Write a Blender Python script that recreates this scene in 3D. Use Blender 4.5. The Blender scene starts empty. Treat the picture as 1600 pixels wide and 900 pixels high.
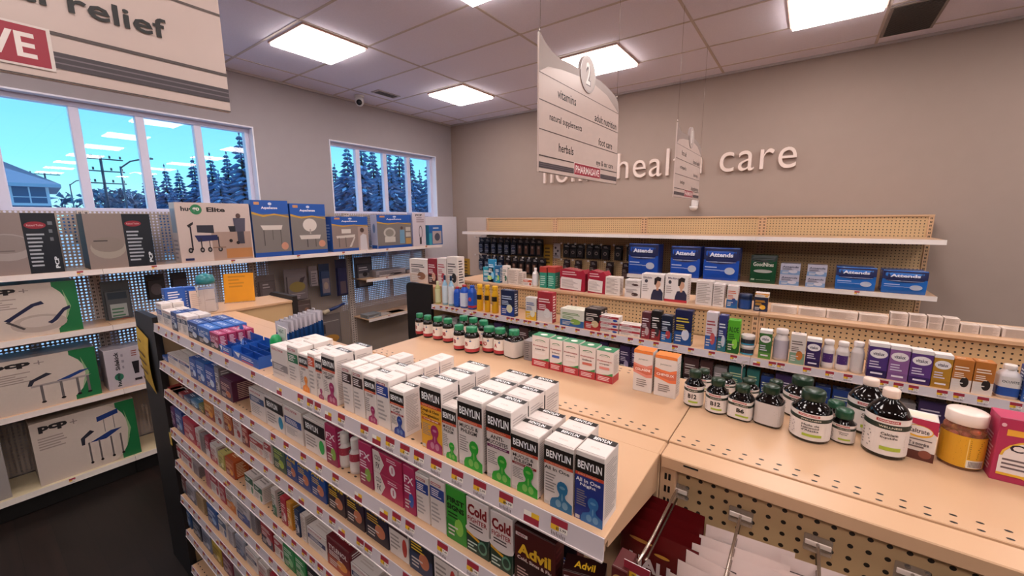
import bpy, math, random
from mathutils import Vector, Matrix
R = random.Random(7)
PI = math.pi
S = bpy.context.scene
C = S.collection
# ---------------------------------------------------------------- camera, sky, exposure
H = 2.05                       # eye height; every z below is given relative to the eye and shifted by H
YAW, PIT, ROL, FOC = 0.627366, 0.167702, -0.005221, 635.24
fw = Vector((-math.sin(YAW)*math.cos(PIT), math.cos(YAW)*math.cos(PIT), -math.sin(PIT)))
r0 = Vector((math.cos(YAW), math.sin(YAW), 0)); u0 = r0.cross(fw)
rt = math.cos(ROL)*r0 + math.sin(ROL)*u0; up = -math.sin(ROL)*r0 + math.cos(ROL)*u0
cam = bpy.data.objects.new('camera', bpy.data.cameras.new('camera')); C.objects.link(cam)
cam.data.sensor_width = 36; cam.data.lens = 36*FOC/1600; cam.data.clip_start = .02; cam.data.clip_end = 500
m = Matrix((rt, up, -fw)).transposed().to_4x4(); m.translation = (0, 0, H); cam.matrix_world = m
S.camera = cam
vs = S.view_settings; vs.view_transform = 'Standard'; vs.look = 'None'; vs.gamma = 1; vs.use_curve_mapping = False
vs.exposure = 0.0
W = bpy.data.worlds.new('sky'); S.world = W; W.use_nodes = True
nt = W.node_tree; nt.nodes.clear()
o_ = nt.nodes.new('ShaderNodeOutputWorld'); b_ = nt.nodes.new('ShaderNodeBackground'); nt.links.new(b_.outputs[0], o_.inputs[0])
tc = nt.nodes.new('ShaderNodeTexCoord'); sx = nt.nodes.new('ShaderNodeSeparateXYZ'); cr = nt.nodes.new('ShaderNodeValToRGB')
nt.links.new(tc.outputs['Generated'], sx.inputs[0]); nt.links.new(sx.outputs[2], cr.inputs[0]); nt.links.new(cr.outputs[0], b_.inputs[0])
e = cr.color_ramp.elements
e[0].position = 0.0; e[0].color = (.50, .92, 1, 1); e[1].position = .32; e[1].color = (.10, .46, .98, 1)
k = e.new(.10); k.color = (.28, .80, 1, 1)
b_.inputs[1].default_value = 1.4
sun = bpy.data.objects.new('sun', bpy.data.lights.new('sun', 'SUN')); C.objects.link(sun)
sun.data.energy = 2.6; sun.data.angle = .02; sun.data.color = (1, .93, .82); sun.rotation_euler = (math.radians(50), 0, math.radians(200))
LAMP = 17.5                     # strength of every ceiling panel
LAMPC = (1.0, .90, .86)

# ---------------------------------------------------------------- helpers
def proj_x(px, y, z):          # world x of picture column px on the line (y, z)
    k = (px-800)/FOC
    a = rt.x - k*fw.x; b = (rt.y-k*fw.y)*y + (rt.z-k*fw.z)*z
    return -b/a
def proj_y(px, x, z):
    k = (px-800)/FOC
    a = rt.y - k*fw.y; b = (rt.x-k*fw.x)*x + (rt.z-k*fw.z)*z
    return -b/a
def ray(px, py): return fw + rt*((px-800)/FOC) - up*((py-450)/FOC)
def onz(px, py, z): d = ray(px, py); return d*(z/d.z)
def ony(px, py, y): d = ray(px, py); return d*(y/d.y)
def onx(px, py, x): d = ray(px, py); return d*(x/d.x)
def lin(h):
    if isinstance(h, tuple): return h
    h = h.lstrip('#')
    if len(h) == 3: h = ''.join(c*2 for c in h)
    return tuple(((int(h[i:i+2], 16)/255)/12.92 if int(h[i:i+2], 16) < 11 else ((int(h[i:i+2], 16)/255+.055)/1.055)**2.4) for i in (0, 2, 4))

MATS = {}
def mat(name, rough=.5, metal=0, kind=None, **kw):
    if name in MATS: return MATS[name]
    M = bpy.data.materials.new(name); M.use_nodes = True; N = M.node_tree.nodes; L = M.node_tree.links
    P = N['Principled BSDF']; P.inputs['Roughness'].default_value = rough; P.inputs['Metallic'].default_value = metal
    at = N.new('ShaderNodeAttribute'); at.attribute_name = 'Col'
    src = at.outputs['Color']
    tco = N.new('ShaderNodeTexCoord')
    if kind in (None, 'plain', 'gloss'):
        nz = N.new('ShaderNodeTexNoise'); nz.inputs['Scale'].default_value = kw.get('ns', 30); nz.inputs['Detail'].default_value = 3
        L.new(tco.outputs['Object'], nz.inputs['Vector'])
        mr = N.new('ShaderNodeMapRange'); mr.inputs['To Min'].default_value = 1-kw.get('var', .05); mr.inputs['To Max'].default_value = 1+kw.get('var', .05)
        L.new(nz.outputs[0], mr.inputs['Value'])
        mx = N.new('ShaderNodeVectorMath'); mx.operation = 'MULTIPLY'
        L.new(src, mx.inputs[0]); L.new(mr.outputs[0], mx.inputs[1]); src = mx.outputs[0]
        L.new(src, P.inputs['Base Color'])
        if kw.get('bump'):
            bp = N.new('ShaderNodeBump'); bp.inputs['Strength'].default_value = kw['bump']; bp.inputs['Distance'].default_value = .002
            L.new(nz.outputs[0], bp.inputs['Height']); L.new(bp.outputs[0], P.inputs['Normal'])
    if kind in ('peg', 'pegopen'):         # perforated panel: rows of round holes one inch apart in x/z
        sp = N.new('ShaderNodeSeparateXYZ'); L.new(tco.outputs['Object'], sp.inputs[0])
        def fr(sock):
            a = N.new('ShaderNodeMath'); a.operation = 'DIVIDE'; a.inputs[1].default_value = kw.get('pitch', .0254); L.new(sock, a.inputs[0])
            f = N.new('ShaderNodeMath'); f.operation = 'FRACT'; L.new(a.outputs[0], f.inputs[0])
            s = N.new('ShaderNodeMath'); s.operation = 'SUBTRACT'; s.inputs[1].default_value = .5; L.new(f.outputs[0], s.inputs[0])
            q = N.new('ShaderNodeMath'); q.operation = 'POWER'; q.inputs[1].default_value = 2; L.new(s.outputs[0], q.inputs[0]); return q
        a, c = fr(sp.outputs[kw.get('ax', 0)]), fr(sp.outputs[2])
        s = N.new('ShaderNodeMath'); s.operation = 'ADD'; L.new(a.outputs[0], s.inputs[0]); L.new(c.outputs[0], s.inputs[1])
        lt = N.new('ShaderNodeMath'); lt.operation = 'LESS_THAN'; lt.inputs[1].default_value = kw.get('hole', .17)**2; L.new(s.outputs[0], lt.inputs[0])
        if kind == 'peg':
            mi = N.new('ShaderNodeMix'); mi.data_type = 'RGBA'; L.new(lt.outputs[0], mi.inputs['Factor']); L.new(src, mi.inputs['A']); mi.inputs['B'].default_value = (.012, .008, .005, 1)
            L.new(mi.outputs['Result'], P.inputs['Base Color'])
        else:
            L.new(src, P.inputs['Base Color'])
            iv = N.new('ShaderNodeMath'); iv.operation = 'SUBTRACT'; iv.inputs[0].default_value = 1; L.new(lt.outputs[0], iv.inputs[1]); L.new(iv.outputs[0], P.inputs['Alpha'])
    if kind == 'glass':                    # window pane: see-through, mirrors the lamps faintly
        N.remove(P); out = N['Material Output']; t = N.new('ShaderNodeBsdfTransparent'); g = N.new('ShaderNodeBsdfGlossy'); g.inputs['Roughness'].default_value = 0.0
        f = N.new('ShaderNodeFresnel'); f.inputs['IOR'].default_value = 1.5; ml = N.new('ShaderNodeMath'); ml.operation = 'MULTIPLY'; ml.inputs[1].default_value = 1.5; L.new(f.outputs[0], ml.inputs[0])
        ge = N.new('ShaderNodeNewGeometry'); bf = N.new('ShaderNodeMath'); bf.operation = 'SUBTRACT'; bf.inputs[0].default_value = 1; L.new(ge.outputs['Backfacing'], bf.inputs[1]); m2 = N.new('ShaderNodeMath'); m2.operation = 'MULTIPLY'; L.new(ml.outputs[0], m2.inputs[0]); L.new(bf.outputs[0], m2.inputs[1]); ml = m2
        mx = N.new('ShaderNodeMixShader'); L.new(ml.outputs[0], mx.inputs[0]); L.new(t.outputs[0], mx.inputs[1]); L.new(g.outputs[0], mx.inputs[2]); L.new(mx.outputs[0], out.inputs[0])
        t.inputs[0].default_value = (.93, .97, .98, 1)
    if kind == 'clear':                    # clear plastic
        L.new(src, P.inputs['Base Color']); P.inputs['Alpha'].default_value = kw.get('alpha', .35)
    if kind == 'emit':
        P.inputs['Emission Color'].default_value = (*LAMPC, 1); P.inputs['Emission Strength'].default_value = LAMP; L.new(src, P.inputs['Base Color'])
    if kind == 'floor':
        br = N.new('ShaderNodeTexBrick'); L.new(tco.outputs['Object'], br.inputs['Vector']); br.inputs['Scale'].default_value = 1; br.inputs['Brick Width'].default_value = .9; br.inputs['Row Height'].default_value = .15
        br.inputs['Mortar Size'].default_value = .002; br.inputs['Color1'].default_value = (.012, .006, .004, 1); br.inputs['Color2'].default_value = (.026, .013, .009, 1); br.inputs['Mortar'].default_value = (.004, .002, .002, 1)
        nz = N.new('ShaderNodeTexNoise'); nz.inputs['Scale'].default_value = 3; mp = N.new('ShaderNodeMapping'); mp.inputs['Scale'].default_value = (1, 9, 1); L.new(tco.outputs['Object'], mp.inputs[0]); L.new(mp.outputs[0], nz.inputs['Vector'])
        mi = N.new('ShaderNodeMix'); mi.data_type = 'RGBA'; mi.blend_type = 'MULTIPLY'; mi.inputs['Factor'].default_value = .8; L.new(br.outputs[0], mi.inputs['A']); L.new(nz.outputs[0], mi.inputs['B']); L.new(mi.outputs['Result'], P.inputs['Base Color'])
    if kind == 'ceil':                     # lay-in tiles with fine fissures
        nz = N.new('ShaderNodeTexNoise'); nz.inputs['Scale'].default_value = 160; nz.inputs['Detail'].default_value = 2; L.new(tco.outputs['Object'], nz.inputs['Vector'])
        mr = N.new('ShaderNodeMapRange'); mr.inputs['To Min'].default_value = .9; mr.inputs['To Max'].default_value = 1.05; L.new(nz.outputs[0], mr.inputs['Value'])
        mx = N.new('ShaderNodeVectorMath'); mx.operation = 'MULTIPLY'; L.new(src, mx.inputs[0]); L.new(mr.outputs[0], mx.inputs[1]); L.new(mx.outputs[0], P.inputs['Base Color'])
    MATS[name] = M
    return M
mat('print', .42, ns=60, var=.03); mat('paint', .9, ns=9, var=.03); mat('enamel', .32, ns=12, var=.03); mat('plastic', .3, ns=20, var=.03)
mat('black_plastic', .55, ns=40, var=.1); mat('pegboard', .5, kind='peg'); mat('pegboard_open', .5, kind='pegopen', hole=.30, ax=0); mat('glass', kind='glass')
mat('clear', .12, kind='clear', alpha=.30); mat('amber', .06, ns=20, var=.03); mat('steel', .25, .9, ns=20, var=.05); mat('lamp', kind='emit'); mat('floor', .45, kind='floor')
mat('tile', .95, kind='ceil'); mat('foliage', .9, ns=2, var=.35); mat('foil', .22, ns=14, var=.15, bump=.6); mat('paper', .7, ns=20, var=.04)

GL = {}
def glyphs(s, bold=0):
    key = (s, bold)
    if key in GL: return GL[key]
    cu = bpy.data.curves.new('t', 'FONT'); cu.body = s; cu.size = 1; cu.resolution_u = 2; cu.offset = bold*.02; cu.fill_mode = 'FRONT'
    ob = bpy.data.objects.new('t', cu); me = bpy.data.meshes.new_from_object(ob)
    v = [(p.co.x, p.co.y) for p in me.vertices]; f = [tuple(q.vertices) for q in me.polygons]
    bpy.data.objects.remove(ob); bpy.data.curves.remove(cu); bpy.data.meshes.remove(me)
    x0 = min(p[0] for p in v); x1 = max(p[0] for p in v); y0 = min(p[1] for p in v); y1 = max(p[1] for p in v)
    GL[key] = ([((p[0]-x0)/(x1-x0 or 1), (p[1]-y0)/(y1-y0 or 1)) for p in v], f, (x1-x0)/(y1-y0 or 1)); return GL[key]

class MB:
    def __init__(s): s.v = []; s.f = []; s.c = []; s.m = []; s.mats = []; s.sm = []
    def mi(s, m):
        if m not in s.mats: s.mats.append(m)
        return s.mats.index(m)
    def add(s, vs, fs, c, m='print', smooth=False):
        n = len(s.v); s.v += [tuple(p) for p in vs]; k = s.mi(m); c = lin(c)
        for f in fs: s.f.append(tuple(n+i for i in f)); s.c.append(c); s.m.append(k); s.sm.append(smooth)
        return s
    def box(s, x0, y0, z0, x1, y1, z1, c, m='print', ch=0):
        if ch <= 0:
            v = [(x, y, z) for x in (x0, x1) for y in (y0, y1) for z in (z0, z1)]
            return s.add(v, [(0, 1, 3, 2), (4, 6, 7, 5), (0, 4, 5, 1), (2, 3, 7, 6), (0, 2, 6, 4), (1, 5, 7, 3)], c, m)
        # chamfered box: 24 corners
        v = []; idx = {}
        for i, x in enumerate((x0, x1)):
            for j, y in enumerate((y0, y1)):
                for k, z in enumerate((z0, z1)):
                    sx_, sy_, sz_ = (ch if i == 0 else -ch), (ch if j == 0 else -ch), (ch if k == 0 else -ch)
                    for ax, p in (('x', (x, y+sy_, z+sz_)), ('y', (x+sx_, y, z+sz_)), ('z', (x+sx_, y+sy_, z))):
                        idx[(i, j, k, ax)] = len(v); v.append(p)
        g = lambda *a: idx[a]; F = []
        for i in (0, 1):
            F.append([g(i, 0, 0, 'x'), g(i, 1, 0, 'x'), g(i, 1, 1, 'x'), g(i, 0, 1, 'x')]); F.append([g(0, i, 0, 'y'), g(1, i, 0, 'y'), g(1, i, 1, 'y'), g(0, i, 1, 'y')]); F.append([g(0, 0, i, 'z'), g(1, 0, i, 'z'), g(1, 1, i, 'z'), g(0, 1, i, 'z')])
        for a in (0, 1):
            for b in (0, 1):
                F.append([g(0, a, b, 'y'), g(1, a, b, 'y'), g(1, a, b, 'z'), g(0, a, b, 'z')])
                F.append([g(a, 0, b, 'x'), g(a, 1, b, 'x'), g(a, 1, b, 'z'), g(a, 0, b, 'z')])
                F.append([g(a, b, 0, 'x'), g(a, b, 1, 'x'), g(a, b, 1, 'y'), g(a, b, 0, 'y')])
                for k in (0, 1): F.append([g(a, b, k, 'x'), g(a, b, k, 'y'), g(a, b, k, 'z')])
        cx = Vector(((x0+x1)/2, (y0+y1)/2, (z0+z1)/2)); out = []
        for f in F:
            P = [Vector(v[i]) for i in f]; n = (P[1]-P[0]).cross(P[2]-P[0]); cc = sum(P, Vector())/len(P)
            out.append(tuple(f) if n.dot(cc-cx) > 0 else tuple(reversed(f)))
        return s.add(v, out, c, m)
    def lathe(s, prof, c, m='plastic', n=20, cx=0, cy=0, sq=1.0, seg=None):
        v = []; 
        for r, z in prof:
            for i in range(n):
                a = 2*PI*i/n; ca, sa = math.cos(a), math.sin(a)
                q = 1 if sq == 1 else 1/((abs(ca)**sq+abs(sa)**sq)**(1/sq))
                v.append((cx+r*q*ca, cy+r*q*sa, z))
        F = []
        for k in range(len(prof)-1):
            for i in range(n):
                j = (i+1) % n; F.append((k*n+i, k*n+j, (k+1)*n+j, (k+1)*n+i))
        s.add(v, F, c, m, True)
        nb = len(s.v)-len(v)
        for k, rev in ((0, True), (len(prof)-1, False)):
            ring = [nb+k*n+i for i in range(n)]
            if prof[k][0] > 1e-5: s.f.append(tuple(reversed(ring)) if rev else tuple(ring)); s.c.append(lin(c)); s.m.append(s.mi(m)); s.sm.append(False)
        return s
    def tube(s, pts, r, c, m='steel', n=8):
        P = [Vector(p) for p in pts]; v = []
        for i, p in enumerate(P):
            d = (P[min(i+1, len(P)-1)]-P[max(i-1, 0)]).normalized(); a = d.orthogonal().normalized(); b = d.cross(a)
            if i and v:
                pa = (Vector(v[-n])-P[i-1]).normalized(); a = (pa-d*pa.dot(d)).normalized(); b = d.cross(a)
            rr = r[i] if isinstance(r, (list, tuple)) else r
            v += [p+(a*math.cos(2*PI*k/n)+b*math.sin(2*PI*k/n))*rr for k in range(n)]
        F = [(i*n+k, i*n+(k+1) % n, (i+1)*n+(k+1) % n, (i+1)*n+k) for i in range(len(P)-1) for k in range(n)]
        F += [tuple(reversed(range(n))), tuple((len(P)-1)*n+k for k in range(n))]
        return s.add(v, F, c, m, True)
    def prism(s, pts, t0, t1, c, m='print', axis='y'):   # polygon in (a, z) extruded along axis; pts counter-clockwise seen from -axis
        f = {'y': lambda a, b, t: (a, t, b), 'x': lambda a, b, t: (t, a, b), 'z': lambda a, b, t: (a, b, t)}[axis]
        n = len(pts); v = [f(a, b, t0) for a, b in pts]+[f(a, b, t1) for a, b in pts]
        F = [tuple(range(n)), tuple(reversed(range(n, 2*n)))]+[((i+1) % n, i, n+i, n+(i+1) % n) for i in range(n)]
        return s.add(v, F, c, m)
    def build(s, name, parent=None, loc=None, rz=0, **props):
        return link(s.mesh(name), name, parent, loc, rz, **props)
    def mesh(s, name):
        me = bpy.data.meshes.new(name); me.from_pydata(s.v, [], s.f)
        for k in s.mats: me.materials.append(MATS[k])
        me.polygons.foreach_set('material_index', s.m); me.polygons.foreach_set('use_smooth', s.sm)
        ca = me.color_attributes.new('Col', 'FLOAT_COLOR', 'CORNER'); d = []
        for p, c in zip(s.f, s.c): d += [c[0], c[1], c[2], 1]*len(p)
        ca.data.foreach_set('color', d); me.update(); return me
def link(me, name, parent=None, loc=None, rz=0, **props):
    o = bpy.data.objects.new(name, me); C.objects.link(o)
    if loc is not None: o.location = loc
    o.rotation_euler = (0, 0, rz)
    if parent: o.parent = parent
    for k, v in props.items(): o[k] = v
    return o
def thing(name, label, cat, loc=(0, 0, 0), rz=0, group=None):
    o = link(None, name, None, loc, rz); o.empty_display_size = .05
    if label: o['label'] = label
    o['category'] = cat
    if group: o['group'] = group
    return o

# ---- printed artwork: pos(u, v, layer) maps a face's own plane into space
def flat(w, h, y=0, kind='front'):
    if kind == 'front': return lambda u, v, e: (-w/2+u, y-e, v)
    if kind == 'back': return lambda u, v, e: (w/2-u, y+e, v)
def art(mb, pos, w, h, items, seg=1, e0=.0003, m='print'):
    e = e0
    for it in items:
        k = it[0]; e += .00012
        if k == 'r':
            _, x0, y0, x1, y1, c = it; n = max(1, int(seg*abs(x1-x0)+.99))
            v = []
            for i in range(n+1):
                u = (x0+(x1-x0)*i/n)*w; v += [pos(u, y0*h, e), pos(u, y1*h, e)]
            mb.add(v, [(2*i, 2*i+2, 2*i+3, 2*i+1) for i in range(n)], c, m)
        elif k == 't':
            _, s, cx, cy, tw, th, c = it[:7]; bold = it[7] if len(it) > 7 else 0
            gv, gf, asp = glyphs(s, bold)
            mb.add([pos((cx+(a-.5)*tw)*w, (cy+(b-.5)*th)*h, e) for a, b in gv], gf, c, m)
        elif k == 'tv':                      # lettering running upwards
            _, s, cx, cy, tw, th, c = it[:7]; gv, gf, asp = glyphs(s, it[7] if len(it) > 7 else 0)
            mb.add([pos((cx-(b-.5)*th)*w, (cy+(a-.5)*tw)*h, e) for a, b in gv], gf, c, m)
        elif k == 'e':
            _, cx, cy, rx, ry, c = it; n = 20
            mb.add([pos((cx+rx*math.cos(2*PI*i/n))*w, (cy+ry*math.sin(2*PI*i/n))*h, e) for i in range(n)], [tuple(range(n))], c, m)
        elif k == 'p':
            mb.add([pos(a*w, b*h, e) for a, b in it[1]], [tuple(range(len(it[1])))], it[2], m)
        elif k == 'L':
            _, x0, y0, x1, y1, n, c = it; rr = random.Random(int(x0*97+y1*31)+n)
            for i in range(n):
                yy = y1-(y1-y0)*(i+.5)/n; t = (y1-y0)/n*.22; xe = x0+(x1-x0)*rr.uniform(.6, 1)
                mb.add([pos(x0*w, (yy-t)*h, e), pos(xe*w, (yy-t)*h, e), pos(xe*w, (yy+t)*h, e), pos(x0*w, (yy+t)*h, e)], [(0, 1, 2, 3)], c, m)
        elif k == 'fig':                     # plain bust: head, neck and shoulders with lighter airways
            _, cx, y0, s, c, c2 = it; ah = w/h; c2 = tuple(.7*p+.3*q for p, q in zip(lin(c), lin(c2)))
            P = [(-.42, 0), (.42, 0), (.42, .16*1), (.36, .30), (.14, .40), (.10, .46), (.10, .52), (.17, .62), (.19, .74), (.15, .86), (.06, .93), (-.06, .93), (-.15, .86), (-.19, .74), (-.17, .62), (-.10, .52), (-.10, .46), (-.14, .40), (-.36, .30), (-.42, .16)]
            Q = [(max(0.0, min(1.0, cx+a*s)), y0+b*s*ah*1.05) for a, b in P]
            mb.add([pos(a*w, b*h, e) for a, b in Q], [tuple(range(len(Q)))], c, m)
            for dx, dy, rx, ry in ((-.13, .2, .1, .13), (.1, .2, .1, .13), (0, .44, .025, .13), (0, .74, .1, .05)):
                a0, b0 = cx+dx*s, y0+dy*s*ah*1.05; rx *= s; ry *= s*ah
                if a0+rx > 1: continue
                mb.add([pos((a0+rx*math.cos(2*PI*i/10))*w, (b0+ry*math.sin(2*PI*i/10))*h, e+.0001) for i in range(10)], [tuple(range(10))], c2, m)
    return mb
CM = {}
def carton(w, h, d, base, front=(), top=(), side=(), key=None, m='print'):
    k = (round(w, 4), round(h, 4), round(d, 4), key)
    if key and k in CM: return CM[k]
    mb = MB(); mb.box(-w/2, 0, 0, w/2, d, h, base, m, ch=min(.0012, w*.04))
    art(mb, flat(w, h), w, h, front)
    art(mb, lambda u, v, e: (-w/2+u, v, h+e), w, d, list(top)+[('r', .02, .04, .98, .06, '8a7c74')])
    if side:
        art(mb, lambda u, v, e: (w/2+e, u, v), d, h, side); art(mb, lambda u, v, e: (-w/2-e, d-u, v), d, h, side)
    me = mb.mesh('carton')
    if key: CM[k] = me
    return me
WHT = 'e0d5cf'
WORDS = {'Advil', 'BENYLIN', 'FIRST SIGNS', 'FX', 'TYLENOL', 'Tylenol', 'Attends', 'vitalux', 'Cold+Sinus', 'LICE', 'ALOE'}
def word(nm, x, y, w, h, c, b=1):
    if nm in WORDS: return ('t', nm, x, y, w, h, c, b)
    return ('L', x-w/2, y-h/2, x+w/2, y+h/2, 2, c)
def style(s, *a):
    """returns base colour, front, top, side artwork"""
    lines = ('L', .08, .1, .9, .5, 9, 'a89c98')
    if s == 'syr':       # cough syrup: a = body colour, title lines, figure colour, light, bar
        body, tl, fc, fl, bar, tcol = a
        F = [('r', 0, .70, 1, .93, '120c0c'), ('t', 'BENYLIN', .5, .815, .84, .11, 'ffffff', 1), ('r', 0, .655, 1, .70, 'c8452a'), ('t', 'EXTRA STRENGTH', .45, .677, .7, .02, 'f5d9b0')]
        if body != WHT: F = [('r', 0, 0, 1, .66, body)]+F
        y = .60
        for t in tl: F.append(('t', t, .46, y, min(.86, .11*len(t)), .055, tcol, 1)); y -= .07
        if bar: F += [('r', .05, y-.01, .95, y+.03, bar), ('t', 'NIGHT RELIEF' if bar == '8a1c1c' else 'CLEAR RELIEF', .5, y+.01, .7, .018, 'ffffff')]; y -= .05
        F += [('L', .07, .22, .5, y, 7, '8d8480'), ('fig', .66, 0.0, 1.0, fc, fl), ('r', .04, .02, .2, .07, 'c9c0bb')]
        T = [('r', 0, .72, 1, .98, '120c0c'), ('t', 'BENYLIN', .5, .85, .6, .16, 'ffffff', 1), ('t', 'FLIP TO OPEN', .5, .35, .3, .08, 'b9a79d')]
        return WHT, F, T, [('L', .1, .1, .9, .9, 22, 'b5aaa6')]
    if s == 'panel':     # pharmacy own label: white with one colour panel
        pc, hi = a
        F = [('r', .1, .88, .75, .93, 'a83236'), ('t', 'PHARMASAVE', .42, .905, .56, .03, 'ffffff', 1), ('r', .04, hi-.22, .96, hi, pc), ('L', .12, hi-.19, .8, hi-.03, 4, 'f3ecea'), ('L', .1, .15, .8, hi-.3, 5, 'a9a09c')]
        return WHT, F, [('L', .2, .3, .8, .6, 2, 'cdbcb4')], [('L', .1, .1, .9, .9, 16, 'b5aaa6')]
    if s == 'wide':      # landscape cold tablets
        band, pic, name = a
        F = [('r', 0, .58, 1, .93, band), word(name, .4, .76, .6, .17, 'ffffff'), ('L', .08, .15, .6, .5, 4, '9b8f8a'), ('e', .82, .32, .12, .2, pic)]
        return WHT, F, [('L', .1, .3, .9, .7, 2, '9b8f8a')], [('L', .1, .1, .9, .9, 8, 'b5aaa6')]
    if s == 'two':       # two tone with a word
        base, c1, c2, name, tc = a
        F = [('r', 0, 0, 1, .38, c1), ('e', .65, .3, .22, .16, c2), word(name, .5, .72, .82, .16, tc), ('L', .1, .42, .85, .6, 3, tc), ('L', .1, .08, .6, .3, 3, 'd8cfca')]
        if name == 'FIRST SIGNS': F[2] = ('t', 'FIRST', .5, .76, .86, .1, tc, 2); F.append(('t', 'SIGNS', .5, .63, .86, .1, tc, 2)); F[3] = ('L', .1, .42, .85, .54, 2, tc)
        return base, F, [word(name, .5, .5, .6, .3, tc)], [('L', .15, .1, .85, .9, 9, tc)]
    if s == 'oval':      # vitamins with an oval badge
        base, c1, name = a
        F = [('e', .5, .70, .44, .13, 'efe6e6'), ('t', name, .5, .70, .56, .1, '2b2140', 1), ('r', 0, 0, 1, .22, c1), ('L', .1, .27, .8, .5, 3, 'd9cfe0'), ('r', .2, .1, .8, .15, 'e8e0ea')]
        return base, [('r', 0, .9, 1, 1, 'ece3e0')]+F, [('r', 0, 0, 1, 1, 'ece3e0')], [('r', 0, .9, 1, 1, 'ece3e0'), ('L', .1, .1, .9, .85, 8, 'a79cb5')]
    if s == 'text':      # back of a box: fine print
        return a[0], [('L', .08, .08, .92, .92, 12, a[1])], [('L', .1, .3, .9, .7, 2, a[1])], [('L', .1, .1, .9, .9, 10, a[1])]
    if s == 'prob':      # probiotic
        blk, c1 = a
        F = [('r', 0, 0, 1, .24, 'b5323a'), ('L', .12, .05, .85, .19, 3, 'f0dcd8'), ('e', .5, .84, .3, .05, '3c7a4c'), ('e', .5, .825, .27, .045, WHT), ('t', 'Jamieson', .5, .83, .4, .035, '35513a'), ('t', 'Probiotique', .5, .68, .84, .06, 'a3202c', 1), ('t', blk, .5, .58, .6, .05, '3a2a28', 1), ('p', [(.3, .24), (1, .24), (1, .34), (.7, .27)], '3c8a4c'), ('r', .2, .42, .8, .5, c1)]
        return WHT, F, [('r', 0, 0, 1, 1, '1f7a4e'), ('e', .5, .5, .2, .2, 'e8e6dc')], [('r', 0, 0, 1, .24, 'b5323a'), ('L', .12, .3, .88, .9, 12, 'b5aaa6')]
    if s == 'wave':
        name, c = a
        F = [('r', 0, .93, 1, 1, 'e8823a'), ('t', 'Jamieson', .5, .79, .5, .05, '3a4a3a'), ('p', [(0, .7), (.3, .66), (.7, .64), (1, .7), (1, .38), (.7, .36), (.3, .42), (0, .46)], c), ('p', [(0, .66), (.3, .60), (.7, .58), (1, .62), (1, .46), (.7, .43), (.3, .48), (0, .52)], 'cf6a50'), ('t', name, .5, .545, .8, .06, 'fff4ee', 1), ('L', .2, .12, .8, .32, 4, '8d7f7a')]
        return WHT, F, [('r', 0, 0, 1, 1, 'e8823a')], [('L', .15, .1, .85, .85, 12, 'b5aaa6')]
    if s == 'capped':    # teal pack with a red top band
        return '2c8c74', [('r', 0, .74, 1, 1, 'b03a30'), ('L', .12, .1, .88, .6, 5, 'a8d0c0')], [('r', 0, 0, 1, 1, 'b03a30')], [('r', 0, .74, 1, 1, 'b03a30'), ('L', .15, .1, .85, .6, 5, 'a8d0c0')]
    raise KeyError(s)

# ---- register of shelf goods, labels are written at the end
REG = {}
def reg(o, row, pos, desc, cat, back=0, group=None):
    REG.setdefault(row, []).append([pos, back, o, desc, cat, group])
ORD = 'first second third fourth fifth sixth seventh eighth ninth tenth eleventh twelfth thirteenth fourteenth fifteenth sixteenth seventeenth eighteenth nineteenth twentieth'.split()
TEN = {2: 'twenty', 3: 'thirty', 4: 'forty', 5: 'fifty', 6: 'sixty', 7: 'seventy', 8: 'eighty', 9: 'ninety'}
def ordw(n):
    if n <= 20: return ORD[n-1]
    t, u = divmod(n, 10)
    return TEN[t][:-1]+'ieth' if u == 0 else TEN[t]+'-'+ORD[u-1]
ROT = {'f': 0.0, 'l': PI/2}      # 'f': fronts look to -y ; 'l': goods of the window wall, fronts look to +x
def put(me, name, x, y, z, row, desc, cat, frame='f', back=0, rz=0, group=None, pos=None):
    """x along the shelf, y distance behind the eye plane, z height relative to the eye"""
    loc = (x, y, z+H) if frame == 'f' else (-y, x, z+H)
    o = link(me, name, None, loc, ROT[frame]+rz); reg(o, row, x if pos is None else pos, desc, cat, back, group); return o
def boxrow(items, y, z, row, frame='f', d=.06, mname='medicine_carton', group=None):
    """items: (left column, right column, row of the top left corner, (style...), description, copies behind, depth)"""
    for it in items:
        a, b, ty, st, desc = it[:5]; n = it[5] if len(it) > 5 else 0; dd = it[6] if len(it) > 6 else d
        if frame == 'f': x0, x1 = proj_x(a, y, z), proj_x(b, y, z); hh = ony(a, ty, y).z-z
        else: x0, x1 = proj_y(a, -y, z), proj_y(b, -y, z); hh = onx(a, ty, -y).z-z
        w = x1-x0-.0015; sty = style(*st)
        me = carton(w, hh, dd, *sty)
        nm = it[7] if len(it) > 7 else mname
        for k in range(n+1):
            put(me, nm, (x0+x1)/2+(R.uniform(-.001, .001) if k else 0), y+k*(dd+.003), z, row, desc, 'box', frame, k, group=group)

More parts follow.
